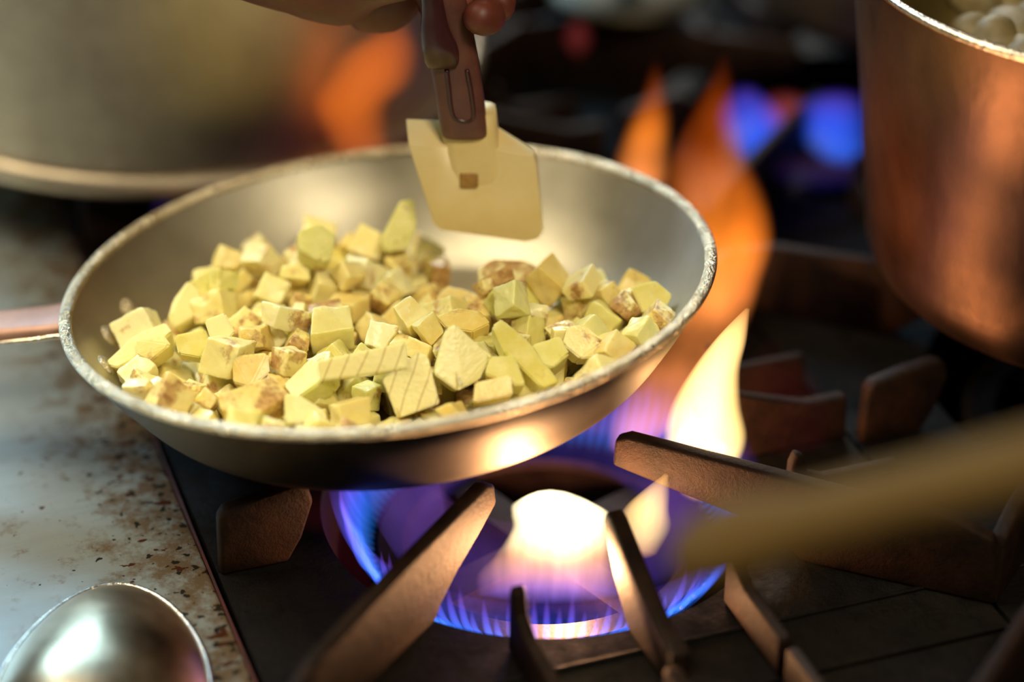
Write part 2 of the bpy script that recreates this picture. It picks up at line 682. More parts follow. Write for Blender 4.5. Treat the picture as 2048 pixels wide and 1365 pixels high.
# handle: flat riveted strap leaving to the left
hd = Matrix.Rotation(math.radians(177), 4, 'Z')
hp = [(.1372, -.0, .026, .017), (.142, 0, .033, .0165), (.150, 0, .036, .015), (.165, 0, .0345, .013), (.19, 0, .0335, .0125), (.24, 0, .033, .0125), (.30, 0, .034, .0135), (.35, 0, .035, .014), (.366, 0, .035, .009)]
bm = bmesh.new()
rings = []
for x, y, z, w in catmull(hp, 5):
    rings.append([bm.verts.new((x, sx_ * w, z + zz)) for sx_, zz in ((-1, -.0025), (-1.05, 0), (-1, .0022), (-.6, .0034), (0, .003), (.6, .0034), (1, .0022), (1.05, 0), (1, -.0025), (.6, -.0015), (0, -.001), (-.6, -.0015))])
for r, s in zip(rings, rings[1:]):
    for i in range(12):
        bm.faces.new((r[i], r[(i + 1) % 12], s[(i + 1) % 12], s[i]))
bm.faces.new(rings[0])
bm.faces.new(rings[-1][::-1])
bmesh.ops.transform(bm, matrix=hd, verts=bm.verts)
h = from_bm('handle', bm, M['handle_metal'], pan, smooth=True)
# steel strip edge under the handle where it joins the rim
bm = tube([(.148, .015, .0335, .0016), (.157, .0145, .0335, .0014), (.168, .0135, .032, .0013), (.19, .0125, .031, .0006)], 10)
bmesh.ops.transform(bm, matrix=hd, verts=bm.verts)
tag(from_bm('handle_edge', bm, M['pot_rim'], pan, smooth=True), 'shiny steel edge of the handle')
for ang, r, z in ((166, .1325, .0265), (179, .1335, .0275), (192, .1335, .0275)):
    bm = bmesh.new()
    bmesh.ops.create_uvsphere(bm, u_segments=24, v_segments=14, radius=1, matrix=Matrix.Diagonal((.0058, .0058, .0022, 1)))
    a = math.radians(ang)
    nrm = Vector((-math.cos(a) * .82, -math.sin(a) * .82, .57))
    q = nrm.to_track_quat('Z', 'Y').to_matrix().to_4x4()
    bmesh.ops.transform(bm, matrix=Matrix.Translation((r * math.cos(a), r * math.sin(a), z)) @ q, verts=bm.verts)
    from_bm('rivet', bm, M['pan_rim'], pan, smooth=True)

# ------------------------------------------------------------------ diced aubergine


def chunk_mesh(kind, L):
    """Kind: irregular knife cut block; L edge length. returns verts, faces via convex hull"""
    r = random.Random(kind * 77 + 5)
    sx, sy, sz = [(1, 1, 1), (1.15, .95, .8), (1.3, 1, .75), (1, .85, 1.1), (1.5, .7, .6), (1.2, 1.1, .6), (.9, 1, .9), (1.05, .8, .75), (1.25, 1.05, .9), (1, 1, .55)][kind]
    bm = bmesh.new()
    j = lambda: r.uniform(-.13, .13)
    for x in (-.5, .5):
        for y in (-.5, .5):
            for z in (-.5, .5):
                k = 1
                if kind == 3 and z > 0: k = .72
                if kind == 7 and x > 0: k = .6
                if kind == 5 and y > 0: k = .7
                xx, yy, zz = x * sx + j(), y * sy + j(), z * sz + j()
                if kind == 3: xx *= k; yy *= k
                if kind == 7: yy *= k
                if kind == 5: xx *= k
                bm.verts.new((xx * L, yy * L, zz * L))
    bmesh.ops.convex_hull(bm, input=bm.verts[:])
    return bm



def pan_plane(px, py, zl):
    """The point at height zl above the pan floor seen at this place of the photograph."""
    v = ray(px, py)
    return CAM + v * ((zl - (CAM - PB).dot(PN)) / v.dot(PN))


HERO_VOL = []
LAND = []


def hero(name, outline, zl, normal, thick, mat, label, taper=.92):
    n = Vector(normal).normalized()
    cx = sum(p[0] for p in outline) / len(outline)
    cy = sum(p[1] for p in outline) / len(outline)
    c = pan_plane(cx, cy, zl)
    pts = []
    for px, py in outline:
        v = ray(px, py)
        pts.append(CAM + v * ((c - CAM).dot(n) / v.dot(n)))
    q = n.to_track_quat('Z', 'Y')
    mw = Matrix.Translation(c) @ q.to_matrix().to_4x4()
    inv = mw.inverted()
    loc = [inv @ p for p in pts]
    bm = bmesh.new()
    r = random.Random(len(HERO_VOL))
    top = [bm.verts.new(Vector((p.x, p.y, r.uniform(-.0006, .0006)))) for p in loc]
    bot = [bm.verts.new(Vector((p.x * taper, p.y * taper, -thick + r.uniform(-.001, .001)))) for p in loc]
    bmesh.ops.convex_hull(bm, input=bm.verts[:])
    bmesh.ops.bevel(bm, geom=bm.edges[:], offset=.0006, segments=2, affect='EDGES')
    o = from_bm(name, bm, M[mat])
    for p in o.data.polygons:
        p.use_smooth = p.area < 1e-6
    o.matrix_world = mw
    tag(o, label, 'aubergine', 'diced aubergine in the frying pan')
    LAND.append((c, label))
    HERO_VOL.append((inv, [(p.x, p.y) for p in loc], thick))
    return o


UPF = (.05, -.45, .9)
hero('aubergine_strip', [(634, 722), (812, 684), (818, 738), (640, 762)], .043, (.0, -.75, .6), .011, 'food_striped', 'long pale scored strip of aubergine lying across the front of the heap')
hero('aubergine_strip', [(566, 768), (622, 716), (668, 742), (650, 760), (590, 800)], .036, (-.3, -.4, .85), .012, 'food_green', 'greenish strip of aubergine leading left from under the scored strip')
hero('aubergine_chunk', [(893, 655), (912, 650), (981, 712), (960, 760), (915, 782), (868, 748)], .040, (.15, -.75, .6), .017, 'food_clean', 'large pale five-sided chunk of aubergine right of the scored strip')
hero('aubergine_chunk', [(790, 742), (838, 704), (856, 712), (880, 808), (795, 838), (765, 760)], .034, (.1, -.8, .55), .014, 'food_striped', 'large slanting slab of aubergine below the right end of the scored strip')
hero('aubergine_stick', [(984, 650), (1004, 636), (1060, 684), (1120, 762), (1085, 775), (1010, 705)], .038, (.2, -.5, .85), .010, 'food_green', 'long greenish stick of aubergine sloping down to the front rim')
hero('aubergine_chunk', [(436, 790), (540, 752), (580, 790), (502, 842), (440, 818)], .037, (.0, -.35, .93), .013, 'food_brown', 'diamond chunk of aubergine with a dark brown bruise near the front left rim')
hero('aubergine_chunk', [(955, 540), (985, 518), (1050, 520), (1100, 545), (1080, 575), (960, 570)], .034, (.1, -.3, .95), .014, 'food_brown', 'broad brown-topped chunk of aubergine just below the spatula')
hero('aubergine_chunk', [(870, 632), (915, 614), (960, 622), (982, 645), (945, 664), (890, 655)], .040, (.0, -.45, .9), .012, 'food_brown', 'seedy brown chunk of aubergine above the large five-sided chunk')
hero('aubergine_chunk', [(568, 790), (588, 785), (650, 822), (640, 842), (570, 848)], .034, (.1, -.7, .7), .013, 'food', 'pale wedge of aubergine with a browned edge at the front rim')
hero('aubergine_cube', [(464, 712), (535, 705), (540, 745), (500, 776), (466, 765)], .038, (.05, -.7, .7), .015, 'food_clean', 'large pale cube of aubergine on the left front of the heap')
hero('aubergine_cube', [(1135, 652), (1170, 650), (1208, 682), (1195, 716), (1160, 718), (1126, 690)], .036, (.15, -.7, .7), .014, 'food', 'white-faced cube of aubergine with a brown streak above the front right rim')
hero('aubergine_cube', [(1062, 690), (1120, 672), (1140, 708), (1105, 736), (1085, 730)], .035, (.1, -.5, .8), .014, 'food_green', 'greenish cube of aubergine beside the sloping stick')
hero('aubergine_cube', [(950, 765), (1022, 750), (1026, 790), (946, 806)], .030, (.05, -.7, .7), .014, 'food_clean', 'pale cube of aubergine at the front rim below the large five-sided chunk')
hero('aubergine_cube', [(980, 712), (1030, 712), (1052, 770), (1025, 772), (970, 748)], .034, (.1, -.6, .75), .014, 'food_green', 'green tinged chunk of aubergine between the five-sided chunk and the stick')
hero('aubergine_wedge', [(205, 728), (270, 670), (330, 645), (345, 665), (300, 705), (235, 735)], .034, (-.1, -.5, .85), .012, 'food', 'long pointed wedge of aubergine against the left pan wall')
hero('aubergine_cube', [(272, 680), (325, 668), (342, 690), (300, 722), (275, 712)], .037, (-.1, -.6, .75), .013, 'food_clean', 'pale cube of aubergine on the pointed wedge at the left of the pan')
hero('aubergine_cube', [(348, 670), (410, 658), (426, 700), (400, 716), (356, 708)], .040, (0, -.7, .7), .013, 'food_green', 'greenish square cube of aubergine on the left of the heap')
hero('aubergine_cube', [(408, 640), (450, 625), (470, 665), (440, 700), (425, 690)], .043, (0, -.6, .75), .013, 'food_clean', 'pale cube of aubergine leaning on the greenish square cube')
hero('aubergine_cube', [(596, 462), (640, 446), (672, 470), (662, 520), (640, 525), (600, 500)], .056, (.2, -.6, .75), .015, 'food_green', 'blurred greenish cube of aubergine high on the back left of the heap')
hero('aubergine_chunk', [(760, 480), (800, 402), (828, 398), (835, 450), (815, 500), (770, 505)], .050, (.1, -.8, .5), .016, 'food_green', 'blurred tall greenish chunk of aubergine at the far edge left of the spatula')
hero('aubergine_cube', [(1262, 575), (1310, 560), (1345, 590), (1330, 620), (1285, 625)], .030, (.1, -.5, .8), .014, 'food_clean', 'blurred pale cube of aubergine at the far right of the heap')
hero('aubergine_chunk', [(345, 600), (375, 562), (400, 585), (402, 625), (350, 655), (335, 640)], .036, (-.1, -.6, .75), .014, 'food_clean', 'pale peaked chunk of aubergine at the upper left of the heap')


def swallowed(p):
    for inv, poly, th in HERO_VOL:
        q = inv @ p
        if not (-th - .003 < q.z < .03):
            continue
        m = .0035
        n = len(poly)
        area2 = sum(poly[i][0] * poly[(i + 1) % n][1] - poly[(i + 1) % n][0] * poly[i][1] for i in range(n))
        sgn = 1 if area2 > 0 else -1
        ok = True
        for i in range(n):
            ax, ay = poly[i]
            bx, by = poly[(i + 1) % n]
            ln = math.hypot(bx - ax, by - ay)
            if ln > 1e-6 and sgn * ((bx - ax) * (q.y - ay) - (by - ay) * (q.x - ax)) / ln < -m:
                ok = False
                break
        if ok:
            return True
    return False

# shape, size, place in the pan (x, y, z), quaternion of each loose piece after settling
CUBES = [
    (0, 0.0161, -0.0131, -0.0915, 0.0097, 0.657, 0.549, -0.451, -0.252), (0, 0.0179, 0.0104, -0.0945, 0.0102, 0.485, -0.081, 0.017, 0.871), (5, 0.0155, -0.0669, -0.0747, 0.0104, 0.643, 0.751, -0.106, -0.103),
    (4, 0.0179, -0.0486, -0.0847, 0.0108, 0.526, -0.046, -0.137, 0.838), (6, 0.0165, -0.0341, -0.0763, 0.012, 0.593, 0.221, -0.281, 0.721), (0, 0.0163, -0.0157, -0.0704, 0.0077, 0.876, -0.035, -0.022, -0.481),
    (1, 0.0175, 0.0217, -0.0756, 0.0083, 0.842, -0.113, -0.042, -0.526), (9, 0.0179, 0.048, -0.0722, 0.0094, 0.37, 0.36, 0.502, 0.694), (2, 0.0151, 0.0768, -0.0825, 0.0165, 0.844, 0.375, 0.166, 0.346),
    (8, 0.0156, -0.0881, -0.064, 0.0156, 0.392, -0.048, -0.724, -0.566), (4, 0.0168, -0.0638, -0.0624, 0.0107, 0.28, 0.106, 0.683, 0.666), (0, 0.0177, -0.0453, -0.0546, 0.0122, 0.843, 0.484, 0.051, 0.229),
    (0, 0.0176, -0.019, -0.0505, 0.0142, 0.63, 0.618, 0.347, -0.317), (6, 0.0162, 0.0117, -0.0587, 0.009, 0.649, 0.653, 0.271, 0.282), (1, 0.0151, 0.0356, -0.0573, 0.0072, 0.025, -0.042, 0.007, -0.999),
    (6, 0.0183, 0.0632, -0.0622, 0.0126, 0.11, -0.424, -0.628, -0.643), (5, 0.0151, 0.0832, -0.0555, 0.0082, 0.254, -0.002, -0.01, 0.967), (0, 0.0179, -0.1022, -0.0282, 0.0131, 0.971, -0.059, 0.219, 0.076),
    (6, 0.0154, -0.0843, -0.0289, 0.0097, 0.64, 0.003, 0.092, 0.763), (6, 0.0158, -0.0696, -0.0415, 0.009, 0.69, -0.183, -0.676, -0.183), (3, 0.018, -0.0329, -0.0341, 0.0072, 0.393, 0.456, 0.65, 0.465),
    (0, 0.0173, 0.0037, -0.0393, 0.008, 0.993, -0.021, -0.027, 0.115), (0, 0.0178, 0.0255, -0.0394, 0.0111, 0.19, 0.141, -0.725, -0.647), (0, 0.0178, 0.0488, -0.0376, 0.0091, 0.72, 0.044, -0.006, 0.692),
    (5, 0.0183, 0.0699, -0.0381, 0.0108, 0.066, 0.163, 0.824, 0.539), (2, 0.0158, 0.0948, -0.0414, 0.0122, 0.917, -0.019, -0.225, -0.329), (6, 0.0154, -0.11, -0.0076, 0.0153, 0.669, 0.651, -0.31, 0.179),
    (1, 0.0152, -0.0914, -0.0132, 0.0083, 0.692, 0.607, -0.227, -0.318), (1, 0.0166, -0.0699, -0.011, 0.0132, 0.063, -0.251, 0.821, 0.509), (0, 0.0183, -0.0448, -0.0141, 0.0084, 0.239, -0.035, 0.007, -0.97),
    (7, 0.0182, -0.0111, -0.0159, 0.0077, 0.579, -0.014, -0.008, 0.815), (6, 0.0151, 0.0146, -0.0197, 0.0087, 0.065, 0.088, -0.099, 0.989), (6, 0.0157, 0.0324, -0.0197, 0.0087, 0.513, 0.523, 0.477, 0.485),
    (3, 0.0157, 0.0616, -0.0187, 0.0065, 0.654, 0.755, -0.034, 0.029), (2, 0.016, 0.0774, -0.0167, 0.0105, 0.552, 0.662, -0.258, -0.437), (2, 0.0161, 0.1027, -0.0245, 0.0124, 0.548, 0.201, -0.246, -0.773),
    (6, 0.0155, -0.107, 0.0115, 0.0141, 0.339, 0.228, 0.696, -0.591), (5, 0.0179, -0.0851, 0.0081, 0.0062, 0.088, -0.007, 0.037, -0.995), (0, 0.0183, -0.0564, 0.0056, 0.0085, 0.776, -0.001, -0.032, 0.63),
    (5, 0.0175, -0.0295, 0.0024, 0.0058, 0.223, -0.001, -0.03, 0.974), (1, 0.0154, -0.0103, 0.0039, 0.0103, 0.126, -0.171, 0.023, 0.977), (1, 0.0179, 0.015, 0.0056, 0.0091, 0.759, 0.65, 0.032, -0.01),
    (8, 0.0183, 0.0492, 0.0081, 0.0089, 0.04, 0, -0.025, 0.999), (4, 0.018, 0.0856, 0.0055, 0.0142, 0.611, -0.406, 0.603, 0.313), (0, 0.0178, 0.1051, 0.0057, 0.0142, 0.204, 0.008, 0.642, 0.739),
    (1, 0.0157, -0.1058, 0.0298, 0.0153, 0.713, -0.107, -0.326, 0.612), (6, 0.017, -0.0888, 0.038, 0.0106, 0.581, 0.534, -0.416, -0.453), (7, 0.0157, -0.0562, 0.0257, 0.006, 0.638, 0.724, -0.143, -0.22),
    (9, 0.0173, -0.028, 0.0233, 0.0091, 0.354, 0.334, 0.627, 0.609), (1, 0.0158, -0.0106, 0.029, 0.0074, 0.937, -0.062, -0.047, -0.34), (5, 0.016, 0.0183, 0.0265, 0.0093, 0.26, 0.399, -0.773, -0.418),
    (8, 0.0184, 0.0492, 0.0308, 0.009, 0.722, -0.007, 0.032, 0.691), (4, 0.0171, 0.082, 0.0448, 0.0075, 0.923, 0.043, -0.033, 0.381), (8, 0.0181, -0.0379, 0.1207, 0.0341, 0.156, -0.096, 0.512, -0.839),
    (9, 0.0169, 0.1001, 0.0337, 0.0125, 0.016, 0.346, 0.015, 0.938), (1, 0.016, -0.1018, 0.0508, 0.0189, 0.345, 0.839, 0.407, 0.11), (0, 0.017, -0.0624, 0.0522, 0.0099, 0.395, 0.298, -0.663, -0.562),
    (8, 0.0158, -0.03, 0.0443, 0.009, 0.583, 0.539, -0.428, -0.43), (1, 0.0168, -0.0144, 0.0499, 0.0078, 0.721, -0.118, -0.013, -0.683), (9, 0.0167, 0.0117, 0.0548, 0.0054, 0.814, 0.005, -0.106, -0.571),
    (1, 0.016, 0.0329, 0.0512, 0.0075, 0.564, -0.093, 0.005, -0.821), (6, 0.0176, -0.0753, 0.0653, 0.0112, 0.337, 0.092, -0.125, 0.929), (8, 0.0181, -0.0492, 0.0694, 0.0092, 0.138, -0.02, 0.012, 0.99),
    (6, 0.0185, -0.0252, 0.0711, 0.0095, 0.995, -0.092, -0.023, 0.023), (6, 0.0176, -0.002, 0.0744, 0.0091, 0.746, -0.084, 0.053, -0.658), (6, 0.0179, 0.0184, 0.074, 0.0102, 0.698, 0.71, 0.054, 0.068),
    (7, 0.0169, -0.0372, 0.091, 0.0084, 0.076, -0.003, 0.096, -0.992), (1, 0.0164, -0.0163, 0.0973, 0.0107, 0.586, 0.089, 0.805, -0.003), (9, 0.0175, 0.0005, 0.0928, 0.0062, 0.739, -0.021, -0.032, 0.673),
    (7, 0.0123, -0.0368, -0.1062, 0.0168, 0.397, 0.019, 0.877, -0.27), (5, 0.011, -0.0237, -0.1156, 0.0197, 0.807, 0.577, -0.12, -0.05), (9, 0.0142, -0.0098, -0.1113, 0.011, 0.296, 0.925, -0.238, -0.025),
    (4, 0.012, -0.0022, -0.1035, 0.0149, 0.118, 0.47, 0.839, -0.248), (3, 0.0082, -0.0002, -0.0944, 0.0197, 0.516, -0.63, -0.479, 0.328), (5, 0.0114, 0.0303, -0.1021, 0.0077, 0.204, 0.79, 0.576, -0.041),
    (3, 0.0109, 0.0565, -0.0997, 0.0134, 0.765, -0.07, 0.55, -0.326), (6, 0.0085, -0.0745, -0.0895, 0.0162, 0.757, 0.536, 0.373, 0.011), (5, 0.0115, -0.0646, -0.0916, 0.014, 0.337, -0.627, 0.49, -0.503),
    (4, 0.0173, -0.0434, -0.0815, 0.028, 0.681, 0.231, 0.172, -0.674), (1, 0.0122, -0.0236, -0.1034, 0.0109, 0.462, -0.359, 0.811, -0.017), (2, 0.0123, -0.0147, -0.0848, 0.0237, 0.822, 0.497, 0.198, 0.198),
    (5, 0.0135, 0.0011, -0.0839, 0.0112, 0.164, -0.607, 0.359, 0.69), (0, 0.0103, 0.0176, -0.0835, 0.023, 0.637, -0.199, -0.115, -0.735), (1, 0.0102, 0.0287, -0.0891, 0.0091, 0.304, 0.4, -0.668, 0.55),
    (1, 0.0133, 0.0433, -0.09, 0.0084, 0.689, 0.581, 0.29, 0.322), (0, 0.0135, 0.094, -0.0737, 0.0263, 0.732, -0.52, 0.111, 0.426), (0, 0.014, -0.0857, -0.079, 0.0221, 0.254, -0.845, 0.413, -0.227),
    (5, 0.0098, -0.0778, -0.077, 0.0122, 0.317, -0.486, -0.503, 0.641), (0, 0.0157, -0.0619, -0.0767, 0.0276, 0.961, 0.156, -0.172, 0.15), (6, 0.0119, -0.0472, -0.063, 0.0269, 0.666, 0.259, -0.575, -0.399),
    (6, 0.0143, -0.0322, -0.0641, 0.0224, 0.504, -0.228, -0.354, -0.754), (0, 0.0099, -0.0097, -0.0643, 0.0205, 0.578, -0.683, -0.22, 0.389), (6, 0.0112, 0.0028, -0.0692, 0.0192, 0.614, 0.027, -0.549, 0.567),
    (3, 0.0087, 0.0198, -0.0688, 0.0195, 0.172, 0.971, -0.031, -0.165), (2, 0.0125, 0.0332, -0.0687, 0.0194, 0.67, 0.569, -0.247, 0.408), (4, 0.0112, 0.0565, -0.0878, 0.0081, 0.211, 0.484, 0.845, -0.084),
    (9, 0.011, 0.0759, -0.0642, 0.0221, 0.66, -0.54, 0.522, 0.011), (6, 0.0122, -0.1063, -0.0458, 0.0184, 0.569, -0.007, -0.623, -0.537), (6, 0.0145, -0.0777, -0.0499, 0.0239, 0.323, -0.062, -0.772, -0.544),
    (5, 0.0106, -0.0713, -0.0619, 0.0226, 0.851, 0.339, 0.052, 0.397), (3, 0.0134, -0.0461, -0.0448, 0.0258, 0.457, 0.158, 0.773, 0.411), (0, 0.0125, -0.026, -0.0377, 0.0265, 0.622, 0.122, -0.362, -0.683),
    (7, 0.0124, -0.0107, -0.0407, 0.0265, 0.876, -0.353, 0.329, -0.012), (1, 0.0147, 0.0017, -0.0527, 0.0244, 0.086, 0.114, -0.049, 0.989), (1, 0.0123, 0.0181, -0.0556, 0.0224, 0.707, -0.04, 0.063, 0.704),
    (9, 0.0103, 0.0335, -0.0498, 0.0225, 0.147, -0.525, -0.711, -0.445), (6, 0.0143, 0.0479, -0.0569, 0.0193, 0.456, -0.237, 0.299, -0.804), (8, 0.0143, 0.0821, -0.0522, 0.0207, 0.348, -0.138, -0.025, -0.927),
    (1, 0.0129, 0.1136, -0.0479, 0.0314, 0.377, -0.721, 0.109, 0.572), (2, 0.0124, -0.1147, -0.0375, 0.0275, 0.382, 0.09, 0.303, -0.868), (4, 0.0139, -0.0934, -0.0439, 0.0131, 0.165, 0.416, 0.029, -0.894),
    (4, 0.01, -0.0766, -0.0381, 0.0201, 0.003, -0.009, 0.531, 0.847), (6, 0.0158, -0.0553, -0.0338, 0.0212, 0.332, 0.407, 0.766, 0.37), (5, 0.0086, -0.0293, -0.0334, 0.0156, 0.065, -0.112, -0.037, -0.991),
    (2, 0.009, -0.0122, -0.0363, 0.0061, 0.443, -0.457, 0.579, 0.509), (3, 0.0151, 0.0045, -0.0381, 0.0252, 0.527, -0.082, 0.007, -0.846), (1, 0.0096, 0.0148, -0.0297, 0.0193, 0.601, 0.651, -0.27, -0.377),
    (6, 0.0132, 0.0305, -0.0347, 0.0276, 0.564, -0.063, 0.072, -0.821), (6, 0.0119, 0.0442, -0.0374, 0.0244, 0.705, 0.698, -0.115, -0.055), (6, 0.0131, 0.0568, -0.0386, 0.0253, 0.747, 0.653, -0.078, -0.094),
    (3, 0.0114, 0.0944, -0.0213, 0.0192, 0.285, -0.323, -0.893, -0.131), (1, 0.0139, 0.1139, -0.0353, 0.0214, 0.369, 0.199, -0.235, -0.877), (5, 0.0101, -0.1176, -0.0239, 0.0208, 0.002, -0.644, -0.047, -0.763),
    (1, 0.0122, -0.1092, -0.0228, 0.0293, 0.514, 0.635, -0.549, -0.174), (4, 0.0126, -0.0863, -0.016, 0.0202, 0.45, -0.364, -0.437, 0.689), (6, 0.0157, -0.0575, -0.0147, 0.0275, 0.354, 0.265, -0.389, 0.809),
    (0, 0.0143, -0.035, -0.0156, 0.0229, 0.146, 0.114, -0.1, 0.978), (3, 0.0117, -0.0241, -0.018, 0.0079, 0.452, 0.137, 0.187, -0.861), (3, 0.0127, -0.0173, -0.0257, 0.019, 0.485, 0.737, -0.461, -0.094),
    (6, 0.0141, 0.0034, -0.0196, 0.021, 0.034, -0.197, -0.827, -0.526), (6, 0.0097, 0.0212, -0.0215, 0.0199, 0.176, 0.332, 0.652, 0.658), (6, 0.0087, 0.0285, -0.013, 0.0194, 0.018, -0.085, -0.99, 0.112),
    (0, 0.0132, 0.0484, -0.0199, 0.0168, 0.35, -0.262, -0.508, -0.742), (1, 0.0117, 0.0786, -0.0226, 0.0218, 0.073, -0.233, 0.958, 0.151), (3, 0.0148, 0.0968, -0.0084, 0.0204, 0.047, -0.382, 0.264, 0.884),
    (7, 0.013, 0.1162, -0.0179, 0.0184, 0.616, 0.304, -0.3, -0.662), (8, 0.0095, -0.1185, 0.0072, 0.0209, 0.037, 0.311, 0.138, -0.939), (1, 0.0129, -0.0943, 0.0017, 0.0197, 0.338, -0.058, 0.465, -0.816),
    (6, 0.0145, -0.0761, 0.0056, 0.0205, 0.432, 0.303, 0.743, 0.412), (6, 0.0138, -0.0591, 0.0071, 0.0251, 0.272, 0.216, -0.747, -0.567), (2, 0.0132, -0.0221, 0.0126, 0.0284, 0.967, -0.048, 0.027, -0.248),
    (1, 0.0127, -0.0271, 0.005, 0.0174, 0.209, -0.126, 0.01, -0.97), (5, 0.0114, 0.0003, -0.0073, 0.0091, 0.588, -0.38, -0.689, -0.191), (6, 0.0128, 0.0126, -0.0066, 0.0222, 0.325, 0.826, 0.444, 0.126),
    (2, 0.0133, 0.0384, -0.0005, 0.0254, 0.534, -0.397, -0.579, 0.471), (1, 0.0127, 0.0611, -0.0074, 0.0196, 0.356, -0.894, 0.133, 0.237), (8, 0.0142, 0.0713, 0.0123, 0.0104, 0.542, -0.538, -0.486, -0.425),
    (0, 0.0091, 0.0987, 0.0048, 0.0285, 0.22, 0.405, 0.887, 0.028), (0, 0.0104, 0.1081, -0.0083, 0.0275, 0.07, -0.793, -0.373, 0.477), (5, 0.0099, 0.1199, -0.0062, 0.0213, 0.125, -0.311, -0.255, -0.907),
    (5, 0.0089, -0.1013, 0.01, 0.0253, 0.47, 0.614, -0.628, 0.085), (4, 0.0096, -0.0957, 0.0215, 0.0198, 0.358, -0.449, -0.814, 0.088), (6, 0.0126, -0.0801, 0.0229, 0.0146, 0.739, 0.181, 0.455, -0.463),
    (0, 0.0127, -0.0658, 0.0224, 0.0168, 0.936, 0.296, -0.183, 0.042), (3, 0.0128, -0.0524, 0.0218, 0.0175, 0.797, -0.554, -0.207, -0.123), (0, 0.0092, -0.0355, 0.0146, 0.0152, 0.976, -0.062, -0.007, 0.208),
    (1, 0.0124, -0.0183, 0.0267, 0.0224, 0.165, 0.224, 0.857, 0.434), (0, 0.0125, 0.0011, 0.0101, 0.0208, 0.891, -0.234, 0.373, -0.111), (4, 0.0108, 0.0172, 0.0044, 0.0225, 0.224, 0.268, 0.708, 0.614),
    (8, 0.011, 0.0651, 0.0338, 0.0199, 0.632, -0.095, -0.102, 0.763), (0, 0.0131, 0.0691, 0.0261, 0.0085, 0.689, -0.716, -0.072, 0.082), (7, 0.01, 0.0818, 0.0221, 0.0048, 0.465, -0.018, -0.015, 0.885),
    (7, 0.0119, 0.0933, 0.0163, 0.0072, 0.236, -0.611, -0.167, -0.737), (8, 0.0123, 0.1105, 0.0234, 0.0181, 0.767, 0.381, -0.096, 0.507), (0, 0.0108, -0.116, 0.0254, 0.0218, 0.19, -0.42, -0.384, -0.8),
    (8, 0.014, -0.0904, 0.039, 0.0292, 0.551, 0.637, -0.226, -0.489), (2, 0.013, -0.0638, 0.0376, 0.0194, 0.557, 0.52, 0.341, -0.55), (7, 0.0085, -0.0502, 0.032, 0.0122, 0.231, 0.45, 0.764, 0.401),
    (5, 0.0121, -0.0408, 0.0294, 0.0169, 0.059, -0.404, -0.123, 0.904), (1, 0.0116, -0.0066, 0.0395, 0.02, 0.023, 0.691, 0.672, 0.265), (6, 0.0105, 0.0011, 0.026, 0.0155, 0.45, -0.039, -0.868, -0.208),
    (1, 0.0156, 0.0283, 0.0213, 0.0192, 0.477, 0.839, 0.01, -0.263), (9, 0.0116, 0.0671, 0.0508, 0.0061, 0.874, -0.253, 0.142, -0.39), (5, 0.0146, 0.0796, 0.0775, 0.0164, 0.495, 0.175, 0.611, -0.593),
    (1, 0.0108, 0.0869, 0.063, 0.0108, 0.808, -0.58, -0.027, -0.102), (0, 0.0099, 0.0877, 0.0307, 0.0055, 0.906, -0.015, -0.059, 0.419), (5, 0.0136, 0.0815, 0.0284, 0.017, 0.786, -0.253, 0.562, 0.049),
    (2, 0.013, -0.0956, 0.0553, 0.0341, 0.314, 0.133, -0.883, -0.322), (8, 0.0108, -0.0825, 0.0611, 0.0259, 0.948, 0.295, 0.104, 0.061), (2, 0.0127, -0.0642, 0.0698, 0.0251, 0.148, -0.751, 0.553, -0.33),
    (6, 0.0131, -0.0466, 0.0449, 0.0066, 0.5, 0.529, 0.467, -0.502), (6, 0.0131, -0.0196, 0.0555, 0.0242, 0.686, 0.53, 0.494, 0.063), (4, 0.0167, 0.0262, 0.0383, 0.0085, 0.783, 0.589, -0.174, -0.094),
    (4, 0.0108, 0.0513, 0.0479, 0.0043, 0.998, 0.06, -0.007, -0.033), (6, 0.0129, 0.0712, 0.0633, 0.0107, 0.56, -0.213, 0.427, 0.677), (8, 0.0154, -0.0995, 0.0728, 0.0302, 0.41, 0.091, -0.876, -0.237),
    (9, 0.0142, -0.0861, 0.0775, 0.0192, 0.027, 0.116, 0.368, -0.922), (1, 0.0104, -0.0738, 0.0816, 0.0131, 0.418, 0.657, -0.503, 0.375), (9, 0.0173, -0.0468, 0.0749, 0.0241, 0.792, 0.13, -0.025, 0.596),
    (1, 0.0124, -0.0313, 0.0671, 0.0257, 0.775, 0.2, 0.225, 0.555), (8, 0.0134, 0.0369, 0.0664, 0.0169, 0.601, 0.086, -0.695, -0.385), (0, 0.0105, 0.0511, 0.0582, 0.006, 0.074, -0.996, -0.02, 0.035),
    (6, 0.0144, -0.0684, 0.0972, 0.0232, 0.128, -0.354, -0.451, -0.81), (6, 0.0101, -0.0633, 0.0864, 0.0098, 0.227, 0.051, -0.854, 0.465), (6, 0.0151, -0.0576, 0.1069, 0.0267, 0.288, 0.248, -0.288, -0.879),
    (0, 0.016, -0.0113, 0.1134, 0.0195, 0.097, -0.103, -0.383, -0.913), (1, 0.008, 0.0448, 0.0837, 0.0044, 0.847, -0.065, -0.033, -0.527), (7, 0.0131, -0.0523, 0.0991, 0.0134, 0.886, 0.216, 0.24, -0.333),
    (0, 0.0127, -0.0448, -0.1189, 0.0322, 0.489, 0.667, 0.348, 0.441), (2, 0.0111, -0.0315, -0.121, 0.0293, 0.345, 0.736, 0.29, 0.505), (0, 0.0117, -0.0144, -0.1178, 0.0292, 0.701, 0.422, -0.12, -0.562),
